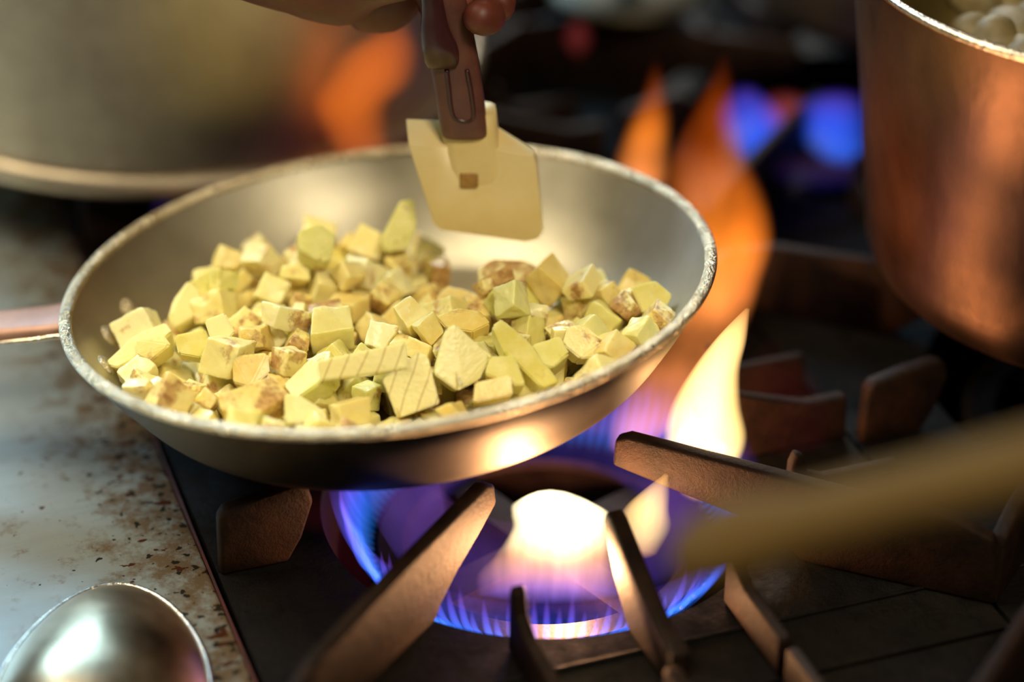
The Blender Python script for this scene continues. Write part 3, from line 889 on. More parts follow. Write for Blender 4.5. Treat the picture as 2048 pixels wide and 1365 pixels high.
    (6, 0.0132, 0.0047, -0.1196, 0.028, 0.359, -0.002, 0.709, 0.608), (4, 0.0116, 0.018, -0.1213, 0.0221, 0.275, 0.434, 0.801, -0.307), (1, 0.012, 0.0387, -0.1087, 0.0172, 0.489, 0.301, -0.794, -0.201),
    (1, 0.0153, -0.0572, -0.115, 0.0363, 0.654, -0.21, 0.46, 0.563), (3, 0.0125, -0.0491, -0.1076, 0.0178, 0.535, 0.107, 0.532, -0.647), (0, 0.0132, -0.0423, -0.102, 0.0289, 0.754, 0.13, 0.31, 0.564),
    (9, 0.0147, -0.0269, -0.105, 0.0262, 0.088, 0.414, -0.647, 0.634), (8, 0.009, -0.0049, -0.1141, 0.0241, 0.429, 0.474, -0.022, 0.769), (6, 0.0103, 0.0124, -0.1099, 0.0149, 0.62, 0.587, -0.445, -0.271),
    (1, 0.0129, 0.025, -0.1002, 0.0188, 0.268, -0.609, -0.363, -0.652), (6, 0.013, 0.0437, -0.0847, 0.022, 0.636, 0.06, -0.763, -0.1), (3, 0.0162, 0.0569, -0.0854, 0.0232, 0.1, 0.079, 0.943, -0.308),
    (1, 0.0097, -0.1071, -0.075, 0.0382, 0.102, 0.104, 0.989, 0.009), (6, 0.0163, -0.0932, -0.0837, 0.0364, 0.666, 0.441, 0.081, 0.596), (6, 0.0135, -0.0649, -0.1039, 0.026, 0.395, 0.795, 0.236, 0.395),
    (6, 0.0115, -0.0495, -0.0836, 0.0387, 0.398, -0.068, -0.387, 0.829), (0, 0.0122, -0.028, -0.0759, 0.0374, 0.172, 0.251, 0.723, -0.62), (6, 0.0133, -0.0289, -0.0883, 0.0314, 0.629, -0.611, 0.347, 0.333),
    (6, 0.0119, -0.0118, -0.1058, 0.0201, 0.87, -0.358, 0.138, 0.309), (6, 0.0117, -0.0004, -0.0815, 0.0248, 0.313, 0.4, 0.674, 0.536), (5, 0.0126, 0.0317, -0.0906, 0.0207, 0.472, -0.402, 0.26, -0.74),
    (9, 0.012, 0.0606, -0.0739, 0.0179, 0.054, -0.467, -0.725, -0.504), (8, 0.0131, 0.0812, -0.092, 0.0254, 0.845, -0.142, -0.361, -0.368), (0, 0.012, -0.102, -0.0685, 0.0296, 0.668, -0.666, -0.252, 0.217),
    (1, 0.0094, -0.0863, -0.0616, 0.029, 0.753, 0.064, 0.218, 0.617), (8, 0.0117, -0.0792, -0.0925, 0.0263, 0.904, 0.105, -0.133, -0.393), (6, 0.0116, -0.0564, -0.0906, 0.0254, 0.721, 0.68, -0.063, 0.117),
    (6, 0.0122, -0.0426, -0.0564, 0.0371, 0.686, -0.458, -0.552, -0.12), (9, 0.0098, -0.0339, -0.0742, 0.0274, 0.011, 0.132, 0.172, -0.976), (0, 0.0119, -0.0111, -0.0779, 0.0351, 0.622, 0.479, -0.295, 0.545),
    (4, 0.013, -0.0187, -0.0706, 0.0269, 0.062, 0.423, -0.499, -0.753), (8, 0.0146, 0.0196, -0.08, 0.0356, 0.118, -0.051, -0.982, 0.139), (6, 0.0136, 0.0991, -0.0557, 0.0293, 0.404, 0.161, -0.796, 0.42),
    (4, 0.0118, 0.1073, -0.0621, 0.0237, 0.312, -0.2, 0.896, -0.243), (9, 0.0112, -0.1288, -0.0442, 0.043, 0.877, 0.142, 0, -0.459), (6, 0.0142, -0.108, -0.0555, 0.0273, 0.463, 0.003, -0.636, -0.618),
    (4, 0.0107, -0.0781, -0.0724, 0.0296, 0.43, 0.581, -0.69, -0.034), (0, 0.0132, -0.0585, -0.0578, 0.0336, 0.561, 0.609, 0.424, 0.368), (0, 0.0121, -0.0288, -0.0528, 0.0294, 0.7, -0.305, 0.478, -0.434),
    (1, 0.0082, -0.0057, -0.078, 0.0058, 0.682, 0.163, -0.659, 0.271), (0, 0.0128, 0.0084, -0.0628, 0.034, 0.053, -0.757, 0.098, -0.643), (0, 0.0125, 0.0238, -0.0658, 0.0328, 0.468, 0.582, -0.582, -0.322),
    (1, 0.0116, 0.0417, -0.0492, 0.0287, 0.797, 0.209, 0.338, 0.455), (1, 0.0137, 0.0557, -0.0166, 0.0399, 0.674, 0.095, -0.448, 0.58), (3, 0.0171, 0.0905, -0.0373, 0.0264, 0.291, -0.201, -0.036, 0.935),
    (2, 0.0118, 0.1216, 0.0077, 0.0207, 0.287, 0.625, 0.632, 0.357), (0, 0.0118, 0.1217, -0.0212, 0.0258, 0.127, 0.391, 0.05, 0.91), (2, 0.008, -0.1301, -0.0275, 0.0328, 0.092, -0.799, -0.405, 0.435),
    (8, 0.0098, -0.1226, -0.0279, 0.0376, 0.861, -0.034, 0.436, 0.259), (3, 0.0147, -0.116, -0.0408, 0.039, 0.454, 0.399, -0.786, 0.131), (8, 0.016, -0.0705, -0.0492, 0.039, 0.217, 0.561, -0.799, 0.022),
    (0, 0.0164, -0.027, -0.0231, 0.0346, 0.761, 0.087, 0.166, -0.621), (6, 0.0136, -0.0037, -0.0299, 0.0308, 0.928, 0.311, 0.08, -0.187), (2, 0.0101, 0.0144, -0.0461, 0.0308, 0.314, 0.902, -0.235, -0.18),
    (3, 0.0139, 0.0282, -0.049, 0.0319, 0.59, 0.61, 0.299, -0.437), (5, 0.0125, 0.04, -0.0309, 0.037, 0.125, -0.397, -0.904, -0.097), (3, 0.0108, 0.0328, -0.022, 0.0297, 0.377, -0.073, 0.607, 0.696),
    (8, 0.0119, 0.0612, -0.0551, 0.0304, 0.97, 0.027, 0.097, -0.22), (9, 0.0119, 0.0785, -0.0336, 0.0255, 0.468, 0.598, -0.272, 0.591), (4, 0.0112, -0.1348, -0.0213, 0.0481, 0.644, 0.297, 0.169, -0.685),
    (6, 0.0146, -0.1291, -0.0147, 0.0392, 0.318, -0.338, -0.838, 0.285), (8, 0.0155, -0.1183, -0.0043, 0.0313, 0.856, 0.455, -0.219, 0.106), (3, 0.0123, -0.0415, -0.0306, 0.0323, 0.702, -0.543, -0.253, -0.385),
    (3, 0.0117, -0.0124, -0.0342, 0.0177, 0.439, -0.262, 0.857, -0.065), (8, 0.0127, 0.0113, -0.0257, 0.0369, 0.722, -0.034, 0.576, 0.381), (4, 0.012, 0.0485, 0.0069, 0.0371, 0.856, -0.412, -0.153, 0.273),
    (0, 0.0132, 0.0253, -0.0076, 0.0303, 0.412, -0.179, -0.366, -0.815), (2, 0.0091, 0.0373, -0.0183, 0.0232, 0.174, 0.642, -0.566, -0.487), (6, 0.0108, 0.0446, -0.0254, 0.0274, 0.071, 0.57, -0.231, 0.785),
    (8, 0.0116, 0.0619, -0.0224, 0.0228, 0.47, 0.57, -0.001, 0.674), (0, 0.0099, 0.0734, -0.0025, 0.0154, 0.825, 0.089, 0.192, -0.525), (9, 0.0114, 0.0875, -0.0106, 0.0176, 0.47, 0.385, -0.792, -0.065),
    (6, 0.0116, -0.1276, 0.0235, 0.034, 0.196, 0.04, 0.872, 0.448), (3, 0.0148, -0.129, 0.0313, 0.0456, 0.54, -0.254, -0.702, 0.39), (1, 0.0088, -0.1237, 0.0347, 0.0288, 0.634, -0.35, 0.4, -0.561),
    (7, 0.0126, -0.1008, 0.0023, 0.0308, 0.34, 0.922, 0.109, 0.152), (3, 0.0156, -0.0603, -0.0295, 0.0365, 0.822, 0.569, -0.003, -0.011), (4, 0.0147, -0.0464, -0.0199, 0.0402, 0.34, -0.256, -0.108, -0.899),
    (2, 0.0125, -0.0309, -0.0008, 0.0289, 0.678, 0.725, 0.081, 0.088), (5, 0.0141, 0.0477, 0.0177, 0.029, 0.019, 0.655, 0.52, 0.548), (0, 0.0108, 0.0609, 0.0088, 0.0246, 0.594, -0.156, -0.486, 0.622),
    (8, 0.0107, 0.0517, -0.0031, 0.031, 0.831, 0.184, 0.242, 0.465), (7, 0.0122, 0.0653, -0.0119, 0.0296, 0.909, 0.384, 0.159, -0.015), (8, 0.014, 0.0735, 0.0137, 0.0333, 0.024, -0.884, 0.186, 0.428),
    (0, 0.0135, 0.0921, 0.0195, 0.0247, 0.291, -0.405, -0.866, 0.032), (6, 0.0137, -0.1218, 0.0449, 0.0379, 0.246, 0.473, 0.764, -0.363), (1, 0.0127, -0.1113, 0.0523, 0.0325, 0.604, -0.251, 0.753, 0.072),
    (0, 0.014, -0.1116, 0.0178, 0.0344, 0.475, 0.728, -0.463, 0.174), (0, 0.015, -0.0844, 0.0133, 0.0316, 0.745, -0.264, 0.119, 0.601), (4, 0.0089, -0.0651, 0.0168, 0.0252, 0.377, 0.121, 0.279, -0.875),
    (8, 0.012, -0.05, 0.0412, 0.0223, 0.476, 0.622, 0.549, -0.293), (0, 0.0155, -0.0151, 0.0376, 0.0312, 0.471, 0.681, 0.061, 0.558), (1, 0.016, 0.0529, 0.0531, 0.017, 0.005, -0.082, 0.144, -0.986),
    (5, 0.0134, 0.0878, 0.004, 0.0337, 0.027, 0.968, -0.127, 0.217), (6, 0.0144, 0.0866, 0.0466, 0.021, 0.871, -0.047, 0.08, -0.482), (0, 0.0145, 0.0925, 0.0696, 0.022, 0.894, -0.326, 0.266, 0.156),
    (7, 0.0116, 0.1019, 0.0509, 0.0149, 0.142, 0.625, 0.682, 0.353), (0, 0.01, -0.113, 0.065, 0.0391, 0.23, -0.869, 0.435, -0.042), (0, 0.0125, -0.1066, 0.0361, 0.0324, 0.551, -0.302, -0.775, 0.068),
    (4, 0.0114, -0.0906, 0.0268, 0.0378, 0.843, 0.307, 0.1, 0.431), (9, 0.0157, -0.078, 0.0292, 0.0247, 0.332, -0.22, 0.178, 0.9), (4, 0.0114, -0.0443, 0.0544, 0.022, 0.143, 0.004, 0.935, 0.324),
    (0, 0.0102, -0.001, 0.0612, 0.0136, 0.183, -0.194, -0.778, -0.569), (2, 0.0135, 0.0187, 0.0557, 0.0193, 0.601, -0.085, 0.776, 0.172), (8, 0.0115, 0.0507, 0.0713, 0.0087, 0.176, -0.586, -0.772, 0.171),
    (7, 0.0145, 0.0596, 0.0698, 0.0169, 0.474, -0.425, 0.473, -0.609), (6, 0.0111, -0.0827, 0.0532, 0.0381, 0.613, 0.416, -0.092, 0.665), (5, 0.0121, -0.0769, 0.0478, 0.0285, 0.34, -0.116, 0.925, -0.123),
    (3, 0.0103, -0.0751, 0.0462, 0.0171, 0.801, 0.047, 0.435, 0.408), (5, 0.0107, -0.0588, 0.0535, 0.0236, 0.986, -0.104, 0.006, 0.132), (6, 0.0133, -0.049, 0.0612, 0.0318, 0.919, -0.316, -0.164, 0.169),
    (2, 0.0116, 0.011, 0.0892, 0.0147, 0.229, -0.116, -0.966, 0.015), (8, 0.0112, 0.0316, 0.0878, 0.0097, 0.873, 0.279, 0.011, 0.401), (1, 0.0116, -0.0826, 0.072, 0.0316, 0.819, -0.529, -0.082, -0.205),
    (6, 0.0164, -0.0417, 0.0903, 0.0296, 0.067, -0.105, -0.441, -0.889), (1, 0.0105, -0.0292, 0.089, 0.0219, 0.533, 0.331, 0.638, 0.447), (7, 0.0125, -0.024, 0.0795, 0.0235, 0.082, -0.608, -0.332, -0.716),
    (4, 0.008, 0.0332, 0.0976, 0.0054, 0.871, 0.153, -0.088, 0.458), (1, 0.0106, 0.0646, 0.0754, 0.0063, 0.307, 0.029, -0.213, 0.927), (9, 0.0138, -0.0856, 0.0911, 0.0237, 0.308, -0.885, -0.04, 0.347),
    (9, 0.0152, -0.071, 0.085, 0.028, 0.003, -0.076, -0.804, -0.589), (8, 0.0148, 0.0135, 0.1062, 0.0148, 0.197, -0.927, 0.302, 0.107), (4, 0.0101, 0.0434, 0.0976, 0.0089, 0.633, 0.246, -0.104, 0.726),
    (6, 0.0119, 0.069, 0.0875, 0.0134, 0.188, -0.764, -0.454, -0.419), (2, 0.0137, -0.0715, -0.0065, 0.0307, 0.281, 0.279, -0.345, -0.851), (7, 0.0109, -0.0423, 0.0039, 0.0052, 0.105, -0.813, -0.572, -0.006),
    (9, 0.0135, -0.022, -0.0083, 0.0166, 0.464, 0.697, 0.342, 0.427), (1, 0.0112, -0.1054, 0.0096, 0.0404, 0.309, -0.908, -0.048, 0.278), (6, 0.0133, -0.0585, 0.0273, 0.0316, 0.682, -0.406, -0.024, -0.608),
    (9, 0.0141, -0.0445, 0.0033, 0.0269, 0.692, 0.052, -0.688, -0.211), (0, 0.0138, -0.0332, 0.0273, 0.0304, 0.199, -0.055, -0.604, -0.77), (6, 0.0116, -0.0056, 0.0195, 0.0279, 0.236, -0.258, -0.92, -0.174),
    (9, 0.0122, 0.0128, 0.0193, 0.0212, 0.735, 0.087, -0.342, -0.579), (7, 0.0096, -0.1162, 0.0276, 0.0391, 0.529, -0.373, -0.341, -0.682), (6, 0.0107, -0.0804, 0.0232, 0.0403, 0.132, 0.414, 0.853, -0.287),
    (0, 0.0085, -0.0467, 0.0285, 0.024, 0.03, -0.847, -0.177, 0.5), (1, 0.0102, -0.0373, 0.0435, 0.023, 0.54, -0.597, -0.439, 0.399), (0, 0.0109, -0.0208, 0.0242, 0.0387, 0.41, 0.403, 0.104, 0.811),
    (0, 0.0117, 0.0001, 0.0319, 0.0275, 0.747, 0.43, 0.258, 0.437), (0, 0.0093, 0.0136, 0.0333, 0.02, 0.537, 0.115, -0.231, -0.803), (6, 0.0149, -0.1209, 0.0568, 0.0477, 0.393, 0.538, 0.263, 0.697),
    (1, 0.015, -0.0651, 0.0534, 0.0369, 0.395, -0.424, -0.297, -0.759), (5, 0.0083, -0.0249, 0.0363, 0.0198, 0.037, 0.995, 0.044, -0.076), (5, 0.0116, -0.0127, 0.0659, 0.0176, 0.764, 0.307, -0.55, -0.135),
    (9, 0.0111, 0.0004, 0.0512, 0.0132, 0.469, -0.348, -0.72, -0.375), (6, 0.0119, 0.0075, 0.0453, 0.0186, 0.58, -0.114, 0.098, 0.801), (9, 0.0085, -0.0714, 0.067, 0.0329, 0.59, -0.678, 0.405, 0.165),
    (6, 0.0102, -0.0702, 0.0761, 0.0334, 0.194, 0.667, 0.703, 0.153), (3, 0.0108, -0.0398, 0.0733, 0.0328, 0.492, 0.654, -0.412, 0.401), (2, 0.0086, 0.0058, 0.0628, 0.0217, 0.618, 0.222, -0.482, -0.58),
    (6, 0.0141, 0.0253, 0.0756, 0.0262, 0.46, 0.264, -0.637, -0.559), (5, 0.014, -0.0803, 0.1042, 0.0341, 0.136, 0.366, -0.339, 0.856), (8, 0.0118, -0.0357, 0.1057, 0.0165, 0.425, -0.502, -0.75, -0.073),
    (1, 0.0144, 0.033, 0.1088, 0.0173, 0.817, -0.384, 0.387, -0.188), (7, 0.0105, -0.0445, 0.0174, 0.0284, 0.041, 0.713, 0.482, 0.507), (6, 0.0114, 0.0192, -0.0396, 0.0394, 0.226, -0.152, 0.953, -0.129),
    (7, 0.0157, -0.1132, 0.0367, 0.0472, 0.021, -0.133, 0.382, 0.914), (0, 0.0144, -0.0146, 0.0639, 0.0342, 0.157, -0.552, 0.72, 0.39), (6, 0.0114, -0.0088, -0.0051, 0.0239, 0.187, -0.87, -0.086, -0.447),
    (6, 0.0099, 0.0009, 0.0487, 0.0296, 0.488, 0.404, 0.749, -0.195), (7, 0.0143, -0.1031, 0.0489, 0.0448, 0.51, 0.24, 0.204, 0.8), (4, 0.0113, -0.0564, 0.0869, 0.023, 0.589, 0.553, 0.404, 0.43),
    (6, 0.011, -0.0024, 0.0621, 0.0276, 0.959, -0.246, 0.132, 0.053), (6, 0.0128, 0.0132, 0.0668, 0.0291, 0.266, -0.239, -0.032, -0.933), (0, 0.0145, -0.0572, 0.0931, 0.0387, 0.767, -0.037, -0.556, 0.319),
    (0, 0.0107, -0.025, 0.1018, 0.0229, 0.536, 0.623, -0.567, 0.062), (0, 0.0094, -0.0234, 0.0741, 0.0306, 0.551, 0.011, 0.495, 0.672), (9, 0.0146, -0.0472, 0.0337, 0.0357, 0.028, 0.071, 0.389, 0.918),
    (0, 0.0086, -0.0266, 0.0462, 0.0259, 0.526, -0.835, 0.042, -0.155), (0, 0.0121, -0.0444, 0.0478, 0.0359, 0.327, 0.944, 0.013, 0.051),
]

CH = []
for k in range(10):
    b_ = chunk_mesh(k, 1.0)
    bmesh.ops.bevel(b_, geom=b_.edges[:], offset=.045, segments=2, affect='EDGES', profile=.6)
    bmesh.ops.triangulate(b_, faces=b_.faces[:])
    for _ in range(3):
        lg = [e for e in b_.edges if e.calc_length() > .16]
        if lg:
            bmesh.ops.subdivide_edges(b_, edges=lg, cuts=1)
            bmesh.ops.triangulate(b_, faces=b_.faces[:])
    for v in b_.verts:
        f_ = mnoise.noise(v.co * 2.2 + Vector((k * 7, 0, 0))) * .06 + mnoise.noise(v.co * 7 + Vector((0, k * 5, 0))) * .025
        v.co += v.co.normalized() * f_
    bmesh.ops.recalc_face_normals(b_, faces=b_.faces[:])
    me = bpy.data.meshes.new('aubergine_cube')
    b_.to_mesh(me)
    b_.free()
    for p in me.polygons:
        p.use_smooth = True
    CH.append(me)
LOOK = {'food': 'mottled', 'food_clean': 'clean pale', 'food_green': 'greenish', 'food_brown': 'brown-flecked'}
SHAPE = ['knobbly cube', 'short block', 'oblong block', 'tapered cube', 'narrow bar', 'flat wedge', 'small cube', 'pointed wedge', 'broad block', 'thin slab']


# what each loose piece is told apart by: the nearest conspicuous thing and the side of it
MARKS = [(pan_plane(725, 722, .04), 'the long scored strip'), (pan_plane(925, 710, .04), 'the large five-sided chunk'), (pan_plane(830, 775, .035), 'the big slanting slab'),
         (pan_plane(1050, 705, .038), 'the long greenish stick'), (pan_plane(508, 800, .037), 'the bruised diamond chunk'), (pan_plane(1030, 545, .034), 'the brown-topped chunk'),
         (pan_plane(920, 640, .04), 'the seedy brown chunk'), (pan_plane(270, 700, .034), 'the long pointed wedge'), (pan_plane(388, 688, .04), 'the greenish square cube'),
         (pan_plane(636, 490, .055), 'the blurred greenish back cube'), (pan_plane(798, 455, .05), 'the tall blurred chunk'), (pan_plane(1302, 595, .03), 'the blurred far right cube'),
         (pan_plane(374, 605, .036), 'the peaked chunk'), (pan_plane(1168, 685, .036), 'the brown-streaked white cube'), (pan_plane(500, 740, .038), 'the large pale left cube')]
SIDES = ['right of', 'upper right of', 'above', 'upper left of', 'left of', 'lower left of', 'below', 'lower right of']


def view(p):
    """Where a point shows in the photograph."""
    d = p - CAM
    return W / 2 + FPX * d.dot(RT) / d.dot(FW), H / 2 - FPX * d.dot(UP) / d.dot(FW)


def side_of(p):
    x, y = view(p)
    best = min(MARKS, key=lambda m: (view(m[0])[0] - x) ** 2 + (view(m[0])[1] - y) ** 2)
    mx, my = view(best[0])
    dist = math.hypot(x - mx, y - my)
    a = math.degrees(math.atan2(my - y, x - mx)) % 360
    return dist, '%s %s %s' % ('just' if dist < 75 else 'well' if dist > 150 else 'a bit', SIDES[int((a + 22.5) // 45) % 8], best[1])


# far outline of the heap: nothing lies behind it on the bare pan
HEAP = [(-.15, -.06), (-.131, -.026), (-.106, .028), (-.09, .062), (-.073, .079), (-.049, .094), (-.024, .098), (.004, .094), (.014, .084), (.028, .044), (.113, .033), (.131, .0), (.15, -.06)]


def beyond(x, y):
    for (x0, y0), (x1, y1) in zip(HEAP, HEAP[1:]):
        if x0 <= x <= x1:
            return y > y0 + (y1 - y0) * (x - x0) / (x1 - x0) - .003
    return False


mats_copy = {}
PIECES = []
rng = random.Random(4)
for k, L, x, y, z, qw, qx, qy, qz in CUBES:
    mk = rng.choice(['food', 'food', 'food', 'food_clean', 'food_clean', 'food_green', 'food_brown'])
    if beyond(x, y) or swallowed(PM @ Vector((x, y, z))):
        continue
    key = (k, mk)
    if key not in mats_copy:
        me = CH[k].copy()
        me.materials.clear()
        me.materials.append(M[mk])
        # undo the unit scale in the pattern: the material works in metres
        me.transform(Matrix.Scale(.0138, 4))
        mats_copy[key] = me
    o = bpy.data.objects.new('aubergine_cube', mats_copy[key])
    COL.objects.link(o)
    o.rotation_mode = 'QUATERNION'
    mw = PM @ Matrix.LocRotScale(Vector((x, y, z)), Quaternion((qw, qx, qy, qz)), Vector((L / .0138,) * 3))
    o.matrix_world = mw
    dist, sd = side_of(mw.translation)
    PIECES.append((('%s %s of aubergine %s' % (LOOK[mk], SHAPE[k], sd)), mw.translation.z, dist, o))

names = {}
for lab, zz, dist, o in PIECES:
    names.setdefault(lab, []).append((zz, dist, o))
for lab, L_ in names.items():
    if len(L_) > 1:
        L_.sort(key=lambda t: -t[0])
    for i, (zz, dist, o) in enumerate(L_):
        pre = '' if len(L_) == 1 else ('upper ', 'lower ')[i] if len(L_) == 2 else ('top ', 'middle ', 'lowest ', 'deepest ')[min(i, 3)]
        tag(o, pre + lab, 'aubergine', 'diced aubergine in the frying pan')

# ------------------------------------------------------------------ spatula and the hand that holds it
YS = -.062
sp_ = empty('spatula', aty(975, 480, YS))
tag(sp_, 'cream rubber spatula with a reddish brown handle held upright over the pan', 'spatula')
OS = Vector(sp_.location)


def sy(px, py, dy=0.):
    return aty(px, py, YS + dy) - OS


bm = bmesh.new()
front = [(817, 290), (880, 300), (900, 296), (985, 300), (1000, 306), (1066, 314), (1072, 326), (1085, 462), (1076, 478), (1050, 484), (882, 460), (868, 448)]
back = [(812, 238), (880, 245), (905, 245), (980, 244), (1000, 262), (1070, 300), (1076, 318), (1087, 460), (1078, 474), (1050, 480), (884, 456), (870, 444)]
thick_b = [.013, .013, .013, .013, .012, .009, .008, .0035, .003, .003, .003, .0035]
F_ = [bm.verts.new(sy(x, y, -.003)) for x, y in front]
B_ = [bm.verts.new(sy(x, y, t - .003)) for (x, y), t in zip(back, thick_b)]
bmesh.ops.convex_hull(bm, input=F_ + B_)
blade = from_bm('blade', bm, M['blade'], sp_, bevel=.0022, seg=4)
# raised socket that takes the handle
bm = bmesh.new()
ring_pts = []
for (xl, xr, y, f, b) in [(882, 992, 228, -.003, .014), (880, 996, 262, -.0045, .014), (888, 1000, 300, -.0050, .01), (898, 1010, 360, -.0032, .004), (905, 1015, 400, -.002, .002)]:
    L, R_ = sy(xl, y), sy(xr, y)
    w = R_ - L
    r = []
    for i in range(16):
        a = 2 * math.pi * i / 16
        c, s = math.cos(a), math.sin(a)
        c = math.copysign(abs(c) ** .6, c)
        s = math.copysign(abs(s) ** .6, s)
        p = (L + R_) / 2 + w * .5 * c
        r.append(bm.verts.new(p + Vector((0, (f + b) / 2 + (b - f) / 2 * s, 0))))
    ring_pts.append(r)
for r, s in zip(ring_pts, ring_pts[1:]):
    for i in range(16):
        bm.faces.new((r[i], r[(i + 1) % 16], s[(i + 1) % 16], s[i]))
bm.faces.new(ring_pts[0])
bm.faces.new(ring_pts[-1][::-1])
from_bm('socket', bm, M['blade'], sp_, smooth=True)
bm = bmesh.new()
bmesh.ops.create_cube(bm, size=1, matrix=Matrix.Translation(sy(938, 361, -.0036)) @ Matrix.Diagonal((.0085, .0016, .0075, 1)))
tag(from_bm('scorch_mark', bm, M['stain'], sp_, bevel=.003, seg=4), 'brown square scorch mark')


def bar(name, rows, mat, par, dy0=0., power=.7, n=20):
    """rows: (x left, x right, y, half depth)."""
    bm = bmesh.new()
    rr = []
    for xl, xr, y, hd_, dy in catmull(rows, 4):
        L, R_ = sy(xl, y, dy), sy(xr, y, dy)
        r = []
        for i in range(n):
            a = 2 * math.pi * i / n
            c, s = math.cos(a), math.sin(a)
            c = math.copysign(abs(c) ** power, c)
            s = math.copysign(abs(s) ** power, s)
            r.append(bm.verts.new((L + R_) / 2 + (R_ - L) * .5 * c + Vector((0, hd_ * s, 0))))
        rr.append(r)
    for r, s in zip(rr, rr[1:]):
        for i in range(n):
            bm.faces.new((r[i], r[(i + 1) % n], s[(i + 1) % n], s[i]))
    bm.faces.new(rr[0])
    bm.faces.new(rr[-1][::-1])
    return from_bm(name, bm, mat, par, smooth=True)


bar('handle', [(886, 972, 270, .0055, -.001), (881, 975, 256, .0065, -.001), (866, 965, 170, .0065, 0), (850, 950, 80, .0065, 0), (842, 935, 10, .007, 0), (822, 915, -90, .007, 0), (800, 895, -200, .007, 0)], M['grip_wood'], sp_)
# routed groove in the handle face
bm = bmesh.new()
pts = []
for (x, y) in [(893, 140), (898, 180), (902, 215), (910, 236), (930, 243), (946, 236), (945, 205), (940, 170), (934, 140)]:
    p = sy(x, y, -.0066)
    pts.append((p.x, p.y, p.z, .0011))
tube(pts, 8, bm)
tag(from_bm('groove_edge', bm, M['grip_dark'], sp_, smooth=True), 'dark outline of the groove in the handle')
bar('grip', [(856, 912, 136, .0015, -.007), (848, 918, 122, .004, -.008), (842, 916, 95, .006, -.009), (840, 900, 60, .006, -.009), (842, 890, 20, .005, -.009), (836, 882, -30, .005, -.009), (815, 870, -120, .005, -.009)], M['grip_dark'], sp_, power=.9)

person = empty('person', aty(760, -260, .0))
tag(person, 'person reaching in from the top with a fist round the spatula handle, bare forearm', 'person')
OP = Vector(person.location)


def hy(px, py, y):
    return aty(px, py, y) - OP


def skin_mesh(name, chains, mat, parent, sub=2):
    """One continuous body: connected joints with a radius each, grown with a Skin modifier."""
    bm = bmesh.new()
    lay = bm.verts.layers.skin.verify()
    named = {}
    for ch in chains:
        prev = None
        for key, p, r in ch:
            if key in named:
                v = named[key]
            else:
                v = bm.verts.new(p)
                v[lay].radius = (r, r)
                named[key] = v
            if prev:
                bm.edges.new((prev, v))
            prev = v
    bm.verts.ensure_lookup_table()
    bm.verts[0][lay].use_root = True
    me = bpy.data.meshes.new(name)
    bm.to_mesh(me)
    bm.free()
    o = link(name, me, mat, parent)
    s = o.modifiers.new('skin', 'SKIN')
    s.use_smooth_shade = True
    s.branch_smoothing = .4
    if sub:
        d = o.modifiers.new('subdivision', 'SUBSURF')
        d.levels = d.render_levels = sub
    return o


yb = YS + .022
chains = [
    [('el', hy(60, -560, yb - .08), .045), ('fa', hy(300, -250, yb - .03), .036), ('wr', hy(520, -90, yb + .0), .029),
     ('pa', hy(660, -45, yb + .016), .031), ('pb', hy(770, -30, yb + .016), .028), ('kn', hy(850, -80, yb + .018), .026)],
    # index finger lies lowest and wraps the handle from behind
    [('kn', None, 0), ('i1', hy(905, -20, yb + .010), .0115), ('i2', hy(965, 12, yb - .004), .0105), ('i3', hy(978, 36, yb - .026), .0095), ('i4', hy(942, 34, yb - .038), .0085)],
    [('kn', None, 0), ('m1', hy(915, -90, yb + .012), .0118), ('m2', hy(985, -45, yb - .004), .0112), ('m3', hy(1000, 8, yb - .018), .0095), ('m4', hy(985, 26, yb - .024), .0088)],
    [('pb', None, 0), ('r1', hy(900, -150, yb + .010), .0118), ('r2', hy(975, -130, yb - .006), .0105), ('r3', hy(965, -118, yb - .030), .0095), ('r4', hy(920, -112, yb - .040), .0085)],
    [('pb', None, 0), ('l1', hy(880, -205, yb + .010), .0105), ('l2', hy(950, -200, yb - .006), .0095), ('l3', hy(945, -190, yb - .026), .0085), ('l4', hy(905, -184, yb - .036), .0078)],
    # thumb leaves the side of the palm
    [('pa', None, 0), ('t1', hy(740, -40, yb - .014), .0145), ('t2', hy(800, -48, yb - .034), .0125), ('t3', hy(858, -62, yb - .044), .0105)],
]
skin_mesh('hand', chains, M['skin'], person)
bm = bmesh.new()
bmesh.ops.create_uvsphere(bm, u_segments=14, v_segments=8, radius=1, matrix=Matrix.Translation(hy(862, -64, yb - .0535)) @ Matrix.Diagonal((.0065, .002, .0055, 1)))
tag(from_bm('thumbnail', bm, M['mushroom'], person, smooth=True), 'pale thumbnail')

# ------------------------------------------------------------------ pots
def pot(name, c, prof_out, prof_in, rim_r, rim_z, rt, m_out, m_in, m_rim, label, tilt=0):
    e = empty(name, c)
    tag(e, label, 'pot')
    from_bm('pot_wall', lathe(prof_out, 160), m_out, e, smooth=True)
    from_bm('pot_lining', lathe(prof_in, 160), m_in, e, smooth=True)
    rr = [(rim_r + rt * math.cos(2 * math.pi * i / 12), rim_z + rt * math.sin(2 * math.pi * i / 12)) for i in range(12)]
    from_bm('pot_rim', lathe(rr, 160, closed=True), m_rim, e, smooth=True)
    return e


def pot_profile(rb, rt, h, cr, t=.003):
    out = [(0, 0), (rb - cr, 0)] + [(rb - cr + cr * math.sin(a), cr - cr * math.cos(a)) for a in [math.radians(x) for x in range(10, 91, 10)]] + [(rb + (rt - rb) * k, cr + (h - cr) * k) for k in (.25, .5, .75, 1)]
    inn = [(0, t), (rb - cr, t)] + [(r - t, z + t * .5) for r, z in out[3:-1]] + [(rt - t, h)]
    return out, inn


